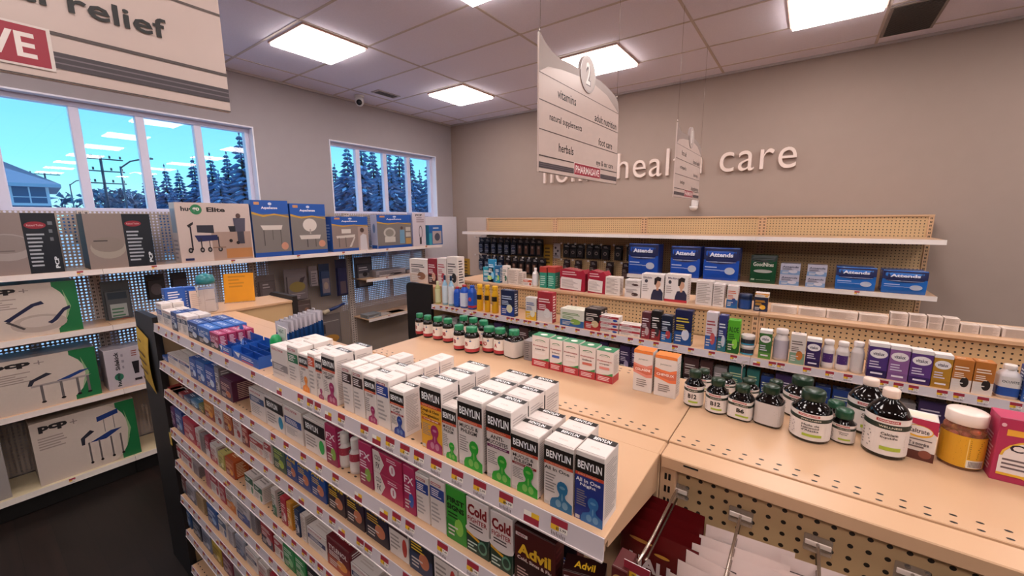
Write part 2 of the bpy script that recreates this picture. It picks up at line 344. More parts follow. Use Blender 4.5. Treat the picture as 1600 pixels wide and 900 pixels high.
# ---- bottles
ZTOP = -.515
def stand(px, py, wpx, ty, z=ZTOP):
    """radius, centre and height of an upright round thing whose front foot is seen at (px, py)"""
    p = onz(px, py, z); th = math.atan((px-800)/FOC); r = wpx*p.dot(fw)*math.cos(th)/(2*FOC); q = math.hypot(p.x, p.y); c = p*(1+r/q)
    d = ray(px, ty); return r, c.x, c.y, d.z*math.hypot(c.x, c.y)/math.hypot(d.x, d.y)-z
BM = {}
def bottle(r, h, body='140a06', cap='1f7a52', label=None, mbody='amber', capr=.62, caph=.17, sq=1.0, shoulder=.72, lab=(.08, .62), key=None, capmat='plastic'):
    k = (key, round(r, 4), round(h, 4))
    if key and k in BM: return BM[k]
    a = MB(); hn = h*(1-caph)
    a.lathe([(r*.9, 0), (r, h*.015), (r, hn*shoulder), (r*.97, hn*(shoulder+.06)), (r*.8, hn*(shoulder+.16)), (r*capr*.9, hn*.97), (r*capr*.88, hn+.001)], body, mbody, 22, sq=sq)
    c = MB(); n = 24; rc = r*capr; c.lathe([(rc*.97, hn), (rc, hn+.002), (rc, h-.004), (rc*.92, h-.001), (rc*.3, h)], cap, capmat, n)
    l = MB(); z0, z1 = lab[0]*h, lab[1]*h; R_ = r*1.006
    q = (lambda t: 1) if sq == 1 else (lambda t: 1/((abs(math.cos(t))**sq+abs(math.sin(t))**sq)**(1/sq)))
    span = 2*PI*R_*.94
    def pos(u, v, e):
        t = -PI/2+(u-span/2)/R_; rr = (R_+e)*q(t); return (rr*math.cos(t), rr*math.sin(t), z0+v)
    art(l, pos, span, z1-z0, label or [('r', 0, 0, 1, 1, WHT)], seg=40)
    BM[k] = (a.mesh('body'), c.mesh('cap'), l.mesh('label_band')); return BM[k]
def putb(bt, name, x, y, z, row, desc, cat='bottle', frame='f', rz=0, back=0, group=None, pos=None):
    loc = (x, y, z+H) if frame == 'f' else (-y, x, z+H)
    o = link(None, name, None, loc, ROT[frame]+rz); o.empty_display_size = .03
    for me, nm in zip(bt, ('body', 'cap', 'label_band')): link(me, nm, o)
    reg(o, row, x if pos is None else pos, desc, cat, back, group); return o

# ---------------------------------------------------------------- room shell
XL, YR, ZC = -4.744, 4.912, 1.465          # window wall, lettered wall, ceiling (relative to the eye)
XF, YB = 9.5, -6.5
WALL = 'a39086'; WALL2 = 'a39a9c'
def struct(mb, name, parent=None): return mb.build(name, parent, **({} if parent else {'kind': 'structure'}))
a = MB(); a.box(XL-.3, YB-.2, -.1, XF+.2, YR+.2, 0, '1a100c', 'floor'); struct(a, 'floor')
a = MB(); a.box(XL-.3, YR, 0, XF+.2, YR+.2, ZC+H, WALL, 'paint'); struct(a, 'wall_right')
a = MB(); a.box(XL-.3, YB-.2, 0, XF+.2, YB, ZC+H, '6e645e', 'paint'); struct(a, 'wall_back')
a = MB(); a.box(XF, YB, 0, XF+.2, YR, ZC+H, '6e645e', 'paint'); struct(a, 'wall_front')
W1 = (-1.6, 2.005); W2 = (2.83, 4.56); WZ = (-1.15, .95)
a = MB(); T = .2
for y0, y1 in ((YB, W1[0]), (W1[1], W2[0]), (W2[1], YR)): a.box(XL-T, y0, 0, XL, y1, ZC+H, WALL2, 'paint')
for y0, y1 in (W1, W2): a.box(XL-T, y0, 0, XL, y1, WZ[0]+H, WALL2, 'paint'); a.box(XL-T, y0, WZ[1]+H, XL, y1, ZC+H, WALL2, 'paint')
struct(a, 'wall_left')
a = MB(); a.box(XL-.3, YB-.2, ZC+H, XF+.2, YR+.2, ZC+H+.15, 'eee8f6', 'tile')
G = .586; gx0 = -3.79-G; gy0 = 1.755-G*14
# tee grid: full lines along y, cross lines
for i in range(-1, 12): x = gx0+i*2*G; a.box(x-.01, YB, ZC+H-.004, x+.01, YR, ZC+H, 'c8bab4', 'paint') if XL < x < XF else None
for j in range(0, 21):
    y = gy0+j*G
    if YB < y < YR: a.box(XL, y-.01, ZC+H-.003, XF, y+.01, ZC+H, 'c8bab4', 'paint')
struct(a, 'ceiling')
a = MB()
a.box(XL, YB, ZC+H-.022, XL+.022, YR, ZC+H, 'b4aaa8', 'paint'); struct(a, 'trim_1')
a = MB(); a.box(XL+.022, YR-.022, ZC+H-.022, XF, YR, ZC+H, 'b4aaa8', 'paint'); struct(a, 'trim_2')
a = MB(); a.box(-3.9, YR-.012, 0, XF, YR, .1, '1c1614', 'plastic'); struct(a, 'baseboard_right')
def window(n, y0, y1, mull):
    z0, z1 = WZ[0]+H, WZ[1]+H; FR = 'd8d4e8'; xo = XL-.10
    a = MB()
    a.box(xo-.05, y0, z1-.05, xo+.02, y1, z1, FR, 'plastic'); a.box(xo-.05, y0, z0, xo+.02, y1, z0+.05, FR, 'plastic')
    a.box(xo-.05, y0, z0+.05, xo+.02, y0+.05, z1-.05, FR, 'plastic'); a.box(xo-.05, y1-.05, z0+.05, xo+.02, y1, z1-.05, FR, 'plastic')
    for mm in mull: a.box(xo-.045, mm-.03, z0+.05, xo+.015, mm+.03, z1-.05, FR, 'plastic', ch=.004)
    zt = .09+H                             # transom bar at sill height
    a.box(xo-.044, y0+.05, zt-.04, xo+.014, y1-.05, zt+.02, FR, 'plastic', ch=.004)
    w = a.build('window_%d' % n, kind='structure')
    g = MB(); g.box(xo-.02, y0+.05, z0+.05, xo-.014, y1-.05, z1-.05, 'ffffff', 'glass'); g.build('pane', w)
    s = MB(); s.box(xo+.02, y0-.0, z1-.012, XL+.012, y1, z1, 'e8e4ee', 'plastic'); s.box(xo+.02, y0, z0+.0, XL+.012, y0+.012, z1-.012, 'e8e4ee', 'plastic'); s.box(xo+.02, y1-.012, z0, XL+.012, y1, z1-.012, 'e8e4ee', 'plastic')
    s.build('window_reveal', w)
window(1, W1[0], W1[1], [-1.12, -.70, -.13, .29, .73, 1.13, 1.55]); window(2, W2[0], W2[1], [3.27, 3.69, 4.10])

# ---------------------------------------------------------------- ceiling lights, grille, camera
cols = [-3.5+1.757*i for i in range(8)]; rows_ = [3.822-1.757*j for j in range(4)]
def ordn(i, n, w): return ordw(i+1)
for i, x in enumerate(cols):
    for j, y in enumerate(rows_):
        if x > XF-.5 or y < YB+.5: continue
        lab = 'square recessed ceiling light, %s column from the window wall, %s row from the lettered wall' % (ordw(i+1), ordw(j+1))
        t = thing('ceiling_light', lab, 'light', (x, y, ZC+H-.012), group='recessed ceiling lights')
        w = G/2-.012
        a = MB(); f = .014
        for b in ((-w, -w, w, -w+f), (-w, w-f, w, w), (-w, -w+f, -w+f, w-f), (w-f, -w+f, w, w-f)): a.box(b[0], b[1], -.004, b[2], b[3], .011, 'c9a79a', 'enamel')
        a.build('frame', t)
        a = MB(); a.box(-w+f, -w+f, -.022, w-f, w-f, .008, 'ffffff', 'lamp', ch=.004); a.build('diffuser', t)
t = thing('return_air_grille', 'dark grey return air grille in the ceiling near the lettered wall', 'vent', (.475, 4.43, ZC+H-.006))
a = MB(); a.box(-.155, -.3, -.006, .155, .3, .005, '8d827c', 'enamel', ch=.002); a.build('frame', t)
a = MB()
for i in range(26): a.box(-.135, -.28+i*.0218, -.011, .135, -.28+i*.0218+.012, -.0065, '3a3532', 'enamel')
a.build('louvre', t)
t = thing('supply_air_slot', 'small slotted supply air vent in ceiling beside the security camera', 'vent', (-4.19, 3.27, ZC+H-.005))
a = MB(); a.box(-.07, -.16, -.004, .07, .16, .004, 'b8acaa', 'enamel', ch=.002); a.build('frame', t)
a = MB()
for i in (-1, 0, 1): a.box(i*.034-.011, -.13, -.007, i*.034+.011, .13, -.0045, '2a2426', 'enamel')
a.build('slot', t)
t = thing('security_camera', 'white turret security camera with black lens on ceiling above windows', 'camera', (-4.5, 3.12, ZC+H))
a = MB(); a.lathe([(.05, -.03), (.055, -.02), (.055, 0)], 'd8d4d4', 'plastic'); a.build('base', t)
a = MB(); a.lathe([(.006, -.125), (.03, -.115), (.05, -.085), (.052, -.06), (.045, -.03)], 'dcd8d8', 'plastic'); a.build('ball', t)
a = MB(); d = Vector((.75, -.62, -.35)).normalized(); c0 = Vector((0, 0, -.072)); a.tube([c0+d*.03, c0+d*.056], .032, '0c0a0c', 'plastic', 16); a.tube([c0+d*.056, c0+d*.058], .014, '30303a', 'plastic', 12); a.build('lens', t)
t = thing('dome_camera', 'small white dome camera below the far hanging sign on lettered wall', 'camera', (-1.05, YR, .13+H))
a = MB(); a.box(-.035, -.03, .0, .035, 0, .07, 'd8d0cc', 'plastic', ch=.006); a.build('bracket', t)
a = MB(); a.lathe([(.01, -.05), (.03, -.042), (.042, -.02), (.045, 0)], 'ddd6d2', 'plastic', cy=-.06); a.build('dome', t)

# ---------------------------------------------------------------- raised lettering on the wall
t = thing('raised_lettering', 'raised white lettering home health care mounted high on the right wall', 'sign', (-3.02, YR, .478+H))
def maxx(s):
    c2 = bpy.data.curves.new('t', 'FONT'); c2.body = s; c2.size = 1; c2.space_character = 1.08
    ob = bpy.data.objects.new('t', c2); me_ = bpy.data.meshes.new_from_object(ob); w = max(v.co.x for v in me_.vertices)
    bpy.data.objects.remove(ob); bpy.data.curves.remove(c2); bpy.data.meshes.remove(me_); return w
txt = 'home health care'; sc = 2.86/maxx(txt); scz = .235/.545; lw = maxx('l')
for i, ch in enumerate(txt):
    if ch == ' ': continue
    off = maxx(txt[:i]+'l')-lw if i else 0
    c2 = bpy.data.curves.new('t', 'FONT'); c2.body = ch; c2.size = 1; c2.extrude = .06; c2.resolution_u = 5; c2.offset = -.004
    ob = bpy.data.objects.new('t', c2); me_ = bpy.data.meshes.new_from_object(ob)
    mb = MB(); mb.add([((p.co.x+off)*sc, -.021-p.co.z*.33, p.co.y*scz) for p in me_.vertices], [tuple(q.vertices) for q in me_.polygons], 'e6d2c8', 'plastic')
    mb.build('letter', t); bpy.data.objects.remove(ob); bpy.data.curves.remove(c2); bpy.data.meshes.remove(me_)

# ---------------------------------------------------------------- hanging aisle signs (faces look to +x)
def sign(y0, x, zb, num, rows, label, extra=()):
    t = thing('hanging_sign', label, 'sign', (x, y0, zb+H), PI/2, 'hanging aisle signs'); w, h = .835, .52
    P = [(0, 0), (w, 0), (w, .40), (w*.985, .44), (w*.94, .465), (w*.86, .478), (w*.78, .488), (w*.70, .494), (w*.3, .485), (w*.2, .478), (w*.12, .486), (w*.06, .503), (0, .53)]
    a = MB(); a.prism(P, -.004, .004, 'c6b2aa', 'plastic')
    for sd in (0, 1):
        pos = (lambda u, v, e: (u, -.004-e, v)) if sd == 0 else (lambda u, v, e: (w-u, .004+e, v))
        A = []
        if sd == 0: A.append(('p', [(0, .50), (0, .385), (w*.08, .42), (w*.22, .44), (w*.42, .455), (w*.62, .46), (w*.80, .445), (w*.92, .41), (w, .385), (w, .40), (w*.985, .44), (w*.94, .465), (w*.86, .478), (w*.78, .488), (w*.70, .494), (w*.3, .485), (w*.2, .478), (w*.12, .486), (w*.06, .503), (0, .53)], '9a8a84'))
        A += [('r', 0, .383, w, .386, '5a4c48'), ('r', 0, .281, w, .285, '5a4c48'), ('r', 0, .168, w, .172, '5a4c48'), ('r', 0, .064, w, .069, '4a3e3c'), ('r', 0, .018, w, .041, '3f363c'), ('r', 0, .025, w, .027, '6d6268'), ('r', 0, .033, w, .035, '6d6268'), ('r', 0, .0, w, .002, '4a3e3c')]
        A += [('r', w*.37, .012, w*.73, .07, 'd8ccc6'), ('r', w*.375, .015, w*.725, .067, '9a2036'), ('t', 'PHARMASAVE', w*.55, .041, w*.32, .034, 'e8dcd8', 1)]
        art(a, pos, 1, 1, A+list(extra))
        for (s1, s2), zt in zip(rows, (.325, .215, .105)):
            hx = .036
            for s_, side in ((s1, 0), (s2, 1)):
                if not s_: continue
                _, _, asp = glyphs(s_); tall = hx*(1.0 if any(c in s_ for c in 'lhdtkf&') else .8); ww = min(asp*tall, .37)*.95
                cx = (w*.28 if side == 0 else w*.80-max(0, ww-.28)/2); art(a, pos, 1, 1, [('t', s_, cx, zt+(.012 if side == 0 else -.014), ww, tall, '1a1414', .6)])
    a.build('board', t)
    if num:
        a = MB(); a.prism([(w*.52+.082*math.cos(2*PI*i/28), .485+.082*math.sin(2*PI*i/28)) for i in range(28)], -.008, .008, 'a89a96', 'plastic')
        for pos in (lambda u, v, e: (u, -.008-e, v), lambda u, v, e: (2*w*.52-u, .008+e, v)): art(a, pos, 1, 1, [('e', w*.52, .485, .072, .072, 'b9aba6'), ('t', num, w*.52, .485, .05 if num != '1' else .03, .10, '3a3030', 3), ('t', num, w*.52-.003, .488, .046 if num != '1' else .022, .098, 'f2ece8', 1)])
        a.build('number_disc', t)
    for xx, zt in ((.012, .52), (w-.02, .45)):
        a = MB(); a.tube([(xx, 0, zt-.012), (xx+.006, 0, zt), (xx, 0, zt+.01), (xx-.006, 0, zt+.018), (xx, 0, zt+.028)], .0022, 'b8aca4', 'steel', 6); a.build('hook', t)
        a = MB(); a.tube([(xx, 0, zt+.026), (xx, 0, ZC-zb)], .0008, '8a7e7a', 'steel', 5); a.build('wire', t)
sign(1.468, -.93, .193, '2', [('vitamins', 'adult nutrition'), ('natural supplements', 'foot care'), ('herbals', 'eye & ear care')], 'white hanging aisle sign numbered two above the vitamin aisle')
sign(3.23, -.85, .16, '1', [('first aid', 'home health'), ('orthopaedics', 'foot wraps'), ('bandages', 'incontinence')], 'small distant white hanging aisle sign before the lettered wall')
sign(-.48, -.93, .206, '3', [('', ''), ('', ''), ('', '')], 'large hanging aisle sign cut off at the upper left corner', [('t', 'topical relief', .605, .112, .29, .040, '120e0e', .8)])
# ---------------------------------------------------------------- gondola shelving
BEI = 'cca582'; BEI2 = 'c6a67c'; RAILC = 'cfc4c8'; DARK = '120c0a'
PR = ['$14.99', '$12.99', '$9.99', '$17.49', '$6.99']
TAG = {}
def tagmesh(k, flip=False):
    if (k, flip) in TAG: return TAG[(k, flip)]
    a = MB(); w, h = .033, .034; a.box(-w/2, -.0008, 0, w/2, 0, h, 'e6dede', 'paper')
    A = [('r', 0, .62, 1, 1, '9c2a3c'), ('r', 0, .34, .5, .62, 'e8b830'), ('r', .5, .34, 1, .62, 'ece4da'), ('t', PR[k], .62, .47, .6, .16, '2a1c18', 1)]
    for i in range(9): A.append(('r', .06+i*.1, .05, .06+i*.1+.04, .22 if i % 3 else .28, '55484a'))
    if flip: A = [('r', 0, 0, 1, .38, '9c2a3c'), ('r', .5, .38, 1, .66, 'e8b830'), ('r', 0, .38, .5, .66, 'ece4da')]
    art(a, flat(w, h, -.0008), w, h, A); TAG[(k, flip)] = a.mesh('price_tag'); return TAG[(k, flip)]
def shelf(root, x0, x1, yf, yb, z, tags=None, rail=True, holes='front', col=BEI, railc=RAILC, rh=.038, seed=0, railw=None):
    """deck whose top is z (relative to the eye); yf front, yb back, in the root's frame"""
    z += H; a = MB(); x0 += .001; x1 -= .001
    a.box(x0, yf, z-.014, x1, yb, z, col, 'enamel', ch=.0015)
    a.box(x0+.004, yf+.002, z-.034, x1-.004, yf+.014, z-.014, col, 'enamel')
    rows = {'front': [yf+.022], 'back': [yf+.02, yf+.045], 'both': [yf+.022, yb-.03], 'rear': [yf+.012, yf+.036, yb-.03, yb-.054], None: []}[holes]
    hs = []
    for ri, yy in enumerate(rows):
        n = int((x1-x0-.04)/.032)
        for i in range(n+1):
            xx = x0+.02+i*.032+(.0 if ri % 2 == 0 else .004)
            if xx > x1-.012: continue
            hs.append((xx, yy))
    for xx, yy in hs: a.add([(xx+.0055*math.cos(2*PI*i/8), yy+.003*math.sin(2*PI*i/8), z+.0004) for i in range(8)], [tuple(range(8))], '0c0604', 'print')
    s = a.build('shelf', root)
    if rail:
        a = MB(); zt = z+.001
        a.prism([(yf-.001, zt), (yf-.003, zt), (yf-.007, zt-rh), (yf-.001, zt-rh)], x0, x1, railc, 'plastic', axis='x')
        a.box(x0, yf-.009, zt-rh-.003, x1, yf-.001, zt-rh, 'd8ccca', 'plastic'); a.build('price_rail', s)
        rr = random.Random(seed)
        if tags is None:
            tags = []; xx = x0+.03
            while xx < x1-.03: tags.append(xx); xx += rr.choice((.038, .05, .07, .09, .11))
        for xx in tags:
            if x0+.017 < xx < x1-.017:
                o = link(tagmesh(rr.randrange(5), rr.random() < .07), 'price_tag', s, (xx, yf-.0058, zt-.0365)); o.rotation_euler = (-.10, 0, 0)
    return s
def bracket(root, x, yf, yb, z, s=1):
    a = MB(); z += H; a.prism([(yf+.01, z-.016), (yf+.01, z-.03), (yb, z-.09), (yb, z-.016)], x-.0015, x+.0015, BEI, 'enamel', axis='x'); a.build('bracket', root)
def upright(root, x, y0, y1, z0, z1, col=BEI, slots=True):
    a = MB(); a.box(x-.017, y0, z0+H, x+.017, y1, z1+H, col, 'enamel', ch=.002)
    if slots:
        n = int((z1-z0)/.03)
        for i in range(n):
            zz = z1+H-.015-i*.03
            a.box(x-.0065, y0-.0006, zz-.011, x-.0015, y0+.001, zz+.004, '080505', 'print')
            a.box(x+.0015, y0-.0006, zz-.011, x+.0065, y0+.001, zz+.004, '080505', 'print')
    a.build('upright', root)
def panel(root, x0, x1, y, z0, z1, m='pegboard', col=BEI2, t=.006, name='back_panel'):
    a = MB(); a.box(x0+.017, y, z0+H, x1-.017, y+t, z1+H, col, m); return a.build(name, root)
def base(root, x0, x1, y0, y1, zt):
    a = MB(); a.box(x0, y0+.03, 0, x1, y1-.03, zt+H-.015, '0d0908', 'black_plastic', ch=.003); a.build('base', root)

ZT = -.515
SX = [-2.665, -1.442, -.222, 1.0]
LV = [-.515, -.715, -.872, -1.09, -1.275, -1.485, -1.70, -1.93]
tagpx = {0: [243, 254, 263.5, 274, 295.5, 311.5, 324, 349, 390], 1: [431, 464, 479, 491, 507.5, 528, 564, 583, 604, 627, 649, 676, 709, 744, 785, 825, 868]}
names = ['long low gondola section at left end, near row of medicine shelves', 'middle near gondola section whose top shelf carries cough syrup cartons', 'right near gondola section with pegboard and hooks under vitamin deck']
NG = []
for u in range(3):
    x0, x1 = SX[u], SX[u+1]
    g = thing('gondola_shelving', names[u], 'shelving', group='near gondola sections'); NG.append(g)
    base(g, x0, x1, .56, 1.3, -1.93)
    for xx in ([x0] if u == 0 else [])+[x1]: upright(g, xx+(.017 if xx == x0 else (-.017 if u < 2 else 0)), .868, .925, -2.04, ZT-.004)
    if u > 0: upright(g, x0+.018, .8685, .925, -2.04, ZT-.004)
    panel(g, x0+(.02 if u else .02), x1-.02, .886, -1.93, ZT-.03, 'pegboard' if u == 2 else 'enamel', BEI2 if u == 2 else '7a6a5c')
    a = MB(); a.box(x0+.003, .862, ZT+H-.03, x1-.003, .926, ZT+H-.002, BEI, 'enamel', ch=.002); a.box(x0+.05, .8615, ZT+H-.012, x0+.08, .8625, ZT+H-.008, '0c0604'); a.build('top_cap', g)
    if u < 2:
        for i, z in enumerate(LV):
            tg = [proj_x(p+5, .556, z-.02) for p in tagpx[u]] if i == 0 else None
            shelf(g, x0, x1, .562, .861 if i == 0 else .88, z, tags=tg, seed=u*10+i)
            if i == 0: bracket(g, x1-.004 if u == 1 else x1-.006, .57, .86, z)
    if u > 0:
        shelf(g, x0+(.07 if u == 1 else 0), x1, .93, 1.345, ZT, rail=False, holes='rear')
    for z in (-.9, -1.3, -1.7): shelf(g, x0, x1, .93, 1.30, z, rail=False, holes=None)

# endcaps: near gondola and middle gondola share one design (black side cheeks, rounded top)
def endcap(x0, x1, y0, y1, ztop, label, dx=0):
    g = thing('end_cap_display', label, 'shelving', group='gondola end caps')
    for yy in (y0, y1-.03):
        a = MB(); r = .05; z1 = ztop+H+.025
        P = [(x0, 0.0), (x1, 0.0), (x1, z1)]+[(x0+r-r*math.sin(t), z1-r+r*math.cos(t)) for t in [i*PI/2/6 for i in range(7)]]
        a.prism(P, yy, yy+.03, '17100f', 'black_plastic'); a.build('side_panel', g)
    a = MB(); a.box(x0+.02, y0+.032, ztop+H-.014, x1-.002, y1-.032, ztop+H, BEI, 'enamel', ch=.0015); a.build('deck', g)
    a = MB(); a.box(x1-.02, y0+.032, .1, x1-.012, y1-.032, ztop+H-.016, BEI2, 'enamel'); a.build('back_panel', g)
    for i, z in enumerate((-.9, -1.3, -1.7)):
        a = MB(); a.box(x0+.02, y0+.034, z+H-.014, x1-.024, y1-.034, z+H, BEI, 'enamel', ch=.0015); a.build('shelf', g)
    return g
endcap(-3.03, -2.69, .56, 1.30, ZT, 'black sided end cap at left end of the near gondola')
endcap(-3.02, -2.69, 2.47, 3.17, -.60, 'black sided end cap at left end of the middle gondola')
t = thing('paper_notice', 'yellow paper notice hanging on black side panel of near gondola end', 'notice', (-2.90, .557, -.60+H))
a = MB(); n = 8; hh = .31; ww = .19
v = []
for i in range(n+1):
    q = i/n; v += [(-ww/2+.012*q-.04+.02, -.002-.006*math.sin(q*4), -q*hh+.02), (ww/2+.012*q-.02+.02-.0, -.002-.012*math.sin(q*3), -q*hh-.02)]
a.add(v, [(2*i+2, 2*i+3, 2*i+1, 2*i) for i in range(n)], 'dcae38', 'paper')
a.add([(x, y+.0012, z) for x, y, z in v], [(2*i, 2*i+1, 2*i+3, 2*i+2) for i in range(n)], 'dcae38', 'paper')
for i, (q, l) in enumerate(((.14, .3), (.36, .7), (.5, .7), (.66, .75), (.85, .5))):
    z = -q*hh; a.add([(-ww*l/2, -.0165, z), (ww*l/2-.01, -.0175, z-.03*l), (ww*l/2-.01, -.0175, z-.03*l+.012), (-ww*l/2, -.0165, z+.012)], [(0, 1, 2, 3)], '6a4c1c', 'paper')
a.build('sheet', t)

# middle gondola (G2)
Z2, Z2T, Y2, Y2P = -.742, -.552, 2.45, 2.765
names = ['left section of the middle gondola carrying mouthwash bottles', 'centre section of the middle gondola carrying dental and skin care', 'right section of the middle gondola carrying vitamin boxes']
for u in range(3):
    x0, x1 = SX[u]+(.005), SX[u+1]+.03
    if u: x0 = SX[u]+.03
    g = thing('gondola_shelving', names[u], 'shelving', group='middle gondola sections')
    base(g, x0, x1, 2.40, 3.16, -1.93)
    for xx in (x0+.0175, x1-.0175): upright(g, xx, Y2P-.012, Y2P+.05, -2.04, Z2T-.02)
    panel(g, x0+.018, x1-.018, Y2P, Z2+.0+.002, Z2T-.014); panel(g, x0+.018, x1-.018, Y2P+.01, -1.92, Z2-.02)
    a = MB(); a.box(x0+.001, Y2P-.02, Z2T+H-.02, x1-.001, Y2P+.06, Z2T+H, BEI, 'enamel', ch=.002); a.build('top_cap', g)
    shelf(g, x0, x1, Y2P+.062, 3.14, Z2T, rail=False, holes=None)
    shelf(g, x0, x1, Y2, Y2P-.014, Z2, seed=50+u, holes=None, tags=None)
    for z in (-.99, -1.33, -1.66, -1.93): shelf(g, x0, x1, Y2-.0, Y2P-.014, z, seed=60+u+int(z*10), holes=None, tags=[])
# wall run under the lettering (G3)
Y3P, Y3F = 4.80, 4.30
X3 = [-3.95, -2.757, -1.565, -.386, .828]
desc3 = ['leftmost', 'second from left', 'third from left', 'rightmost']
for u in range(4):
    x0, x1 = X3[u], X3[u+1]
    g = thing('display_shelving', '%s section of pegboard wall shelving under the raised lettering' % desc3[u], 'shelving', group='wall shelving under the lettering')
    base(g, x0, x1, 4.3, 4.88, -1.93)
    for xx in (x0+.0175, x1-.0175):
        upright(g, xx, Y3P-.01, Y3P+.05, -2.04, .008)
    panel(g, x0-.0, x1+.0, Y3P, -1.92, .005)
    a = MB(); a.box(x0, Y3P-.012, H+.006, x1, Y3P+.055, H+.02, BEI, 'enamel'); a.build('top_cap', g)
    shelf(g, x0-(.03 if u == 0 else 0), x1, Y3F, Y3P-.012, -.168, tags=[], holes=None, railc='e2d6d0', rh=.034)
    if u > 1: shelf(g, x0, x1, Y3F, Y3P-.012, -.592, tags=[x0+.45+(.3 if u > 2 else 0)], holes=None, railc='dccfc8', rh=.034, seed=5)
    shelf(g, x0, x1, Y3F, Y3P-.012, -1.0, tags=[], holes=None); shelf(g, x0, x1, Y3F, Y3P-.012, -1.45, tags=[], holes=None)
# white boards in the corner
t = thing('corner_board', 'plain beige board standing between corner and pegboard shelving', 'board', (0, 0, 0)); a = MB(); a.box(-4.40, 4.86, 0, -3.97, 4.905, H+.03, 'cdb8ac', 'enamel', ch=.003); a.build('board', t)
t = thing('corner_board', 'glossy white board against the window wall beside the last shelves', 'board', (0, 0, 0)); a = MB(); a.box(-4.735, 4.20, 0, -4.66, 4.90, H+.045, 'dcd6de', 'plastic', ch=.003); a.build('board', t)

# unseen shelving behind the photographer, added to shade the near aisle
for u in range(3):
    g = thing('gondola_shelving', '%s section of the unseen empty gondola added behind the photographer for shade' % ['left', 'middle', 'right'][u], 'shelving', group='gondola behind the photographer')
    x0, x1 = SX[u], SX[u+1]; base(g, x0, x1, -1.4, -.68, -1.93); a = MB(); a.box(x0+.018, -1.06, .12, x1-.018, -1.03, H-.52, '7a6a5c', 'enamel'); a.build('back_panel', g)
    for xx in (x0+.0175, x1-.0175): upright(g, xx, -1.075, -1.015, -2.04, -.515, slots=False)
    for z in (-.515, -.9, -1.3, -1.7):
        for ya, yb in ((-1.4, -1.077), (-1.013, -.68)): a = MB(); a.box(x0+.002, ya, z+H-.018, x1-.002, yb, z+H, BEI, 'enamel', ch=.0015); a.box(x0+.002, ya if ya < -1.1 else yb-.004, z+H-.05, x1-.002, ya+.004 if ya < -1.1 else yb, z+H-.018, RAILC, 'plastic'); a.build('shelf', g)

# window wall run (G4), built in a frame turned a quarter so that its fronts look to +x
L4P, L4F = 4.65, 4.28
X4 = [-.60, .655, 1.82, 2.93, 4.18]
Z4 = [-.355, -.79, -1.31, -1.885]
lab4 = ['window wall shelving section nearest the camera, full of bathroom aid boxes', 'window wall shelving section carrying the walker box', 'window wall shelving section behind the near gondola, blister packs hanging', 'window wall shelving section in the corner with open perforated back']
for u in range(4):
    x0, x1 = X4[u], X4[u+1]
    g = thing('display_shelving', lab4[u], 'shelving', (0, 0, 0), PI/2, 'window wall shelving'); g.rotation_euler = (0, 0, PI/2)
    base(g, x0, x1, L4F, L4P+.06, -1.885)
    for xx in (x0+.0175, x1-.0175): upright(g, xx, L4P-.01, L4P+.04, -2.04, .085, 'cbbcb4')
    panel(g, x0, x1, L4P, -1.88, .08, 'pegboard_open', 'a8988e')
    shelf(g, x0, x1, L4F, L4P-.012, Z4[0], tags=[x0+.3, x1-.3] if u else [x1-.12, x1-.6], holes=None, railc='e0d2cc', seed=3+u, rh=.036)
    if u < 2:
        for z in Z4[1:3]: shelf(g, x0, x1, L4F, L4P-.012, z, tags=[x0+.5], holes=None, railc='ddd0c8', seed=3+u, rh=.036)
    if u == 3:
        for z in (-.72, -1.22): shelf(g, x0, x1, L4F+.04, L4P-.012, z, tags=[x0+.3, x0+.8], holes=None, railc='d4c6c0', seed=3+u, rh=.03)
    shelf(g, x0, x1, L4F, L4P-.012, Z4[3], tags=[x0+.9], holes=None, railc='e0d6cc', col='c8b896', seed=9)

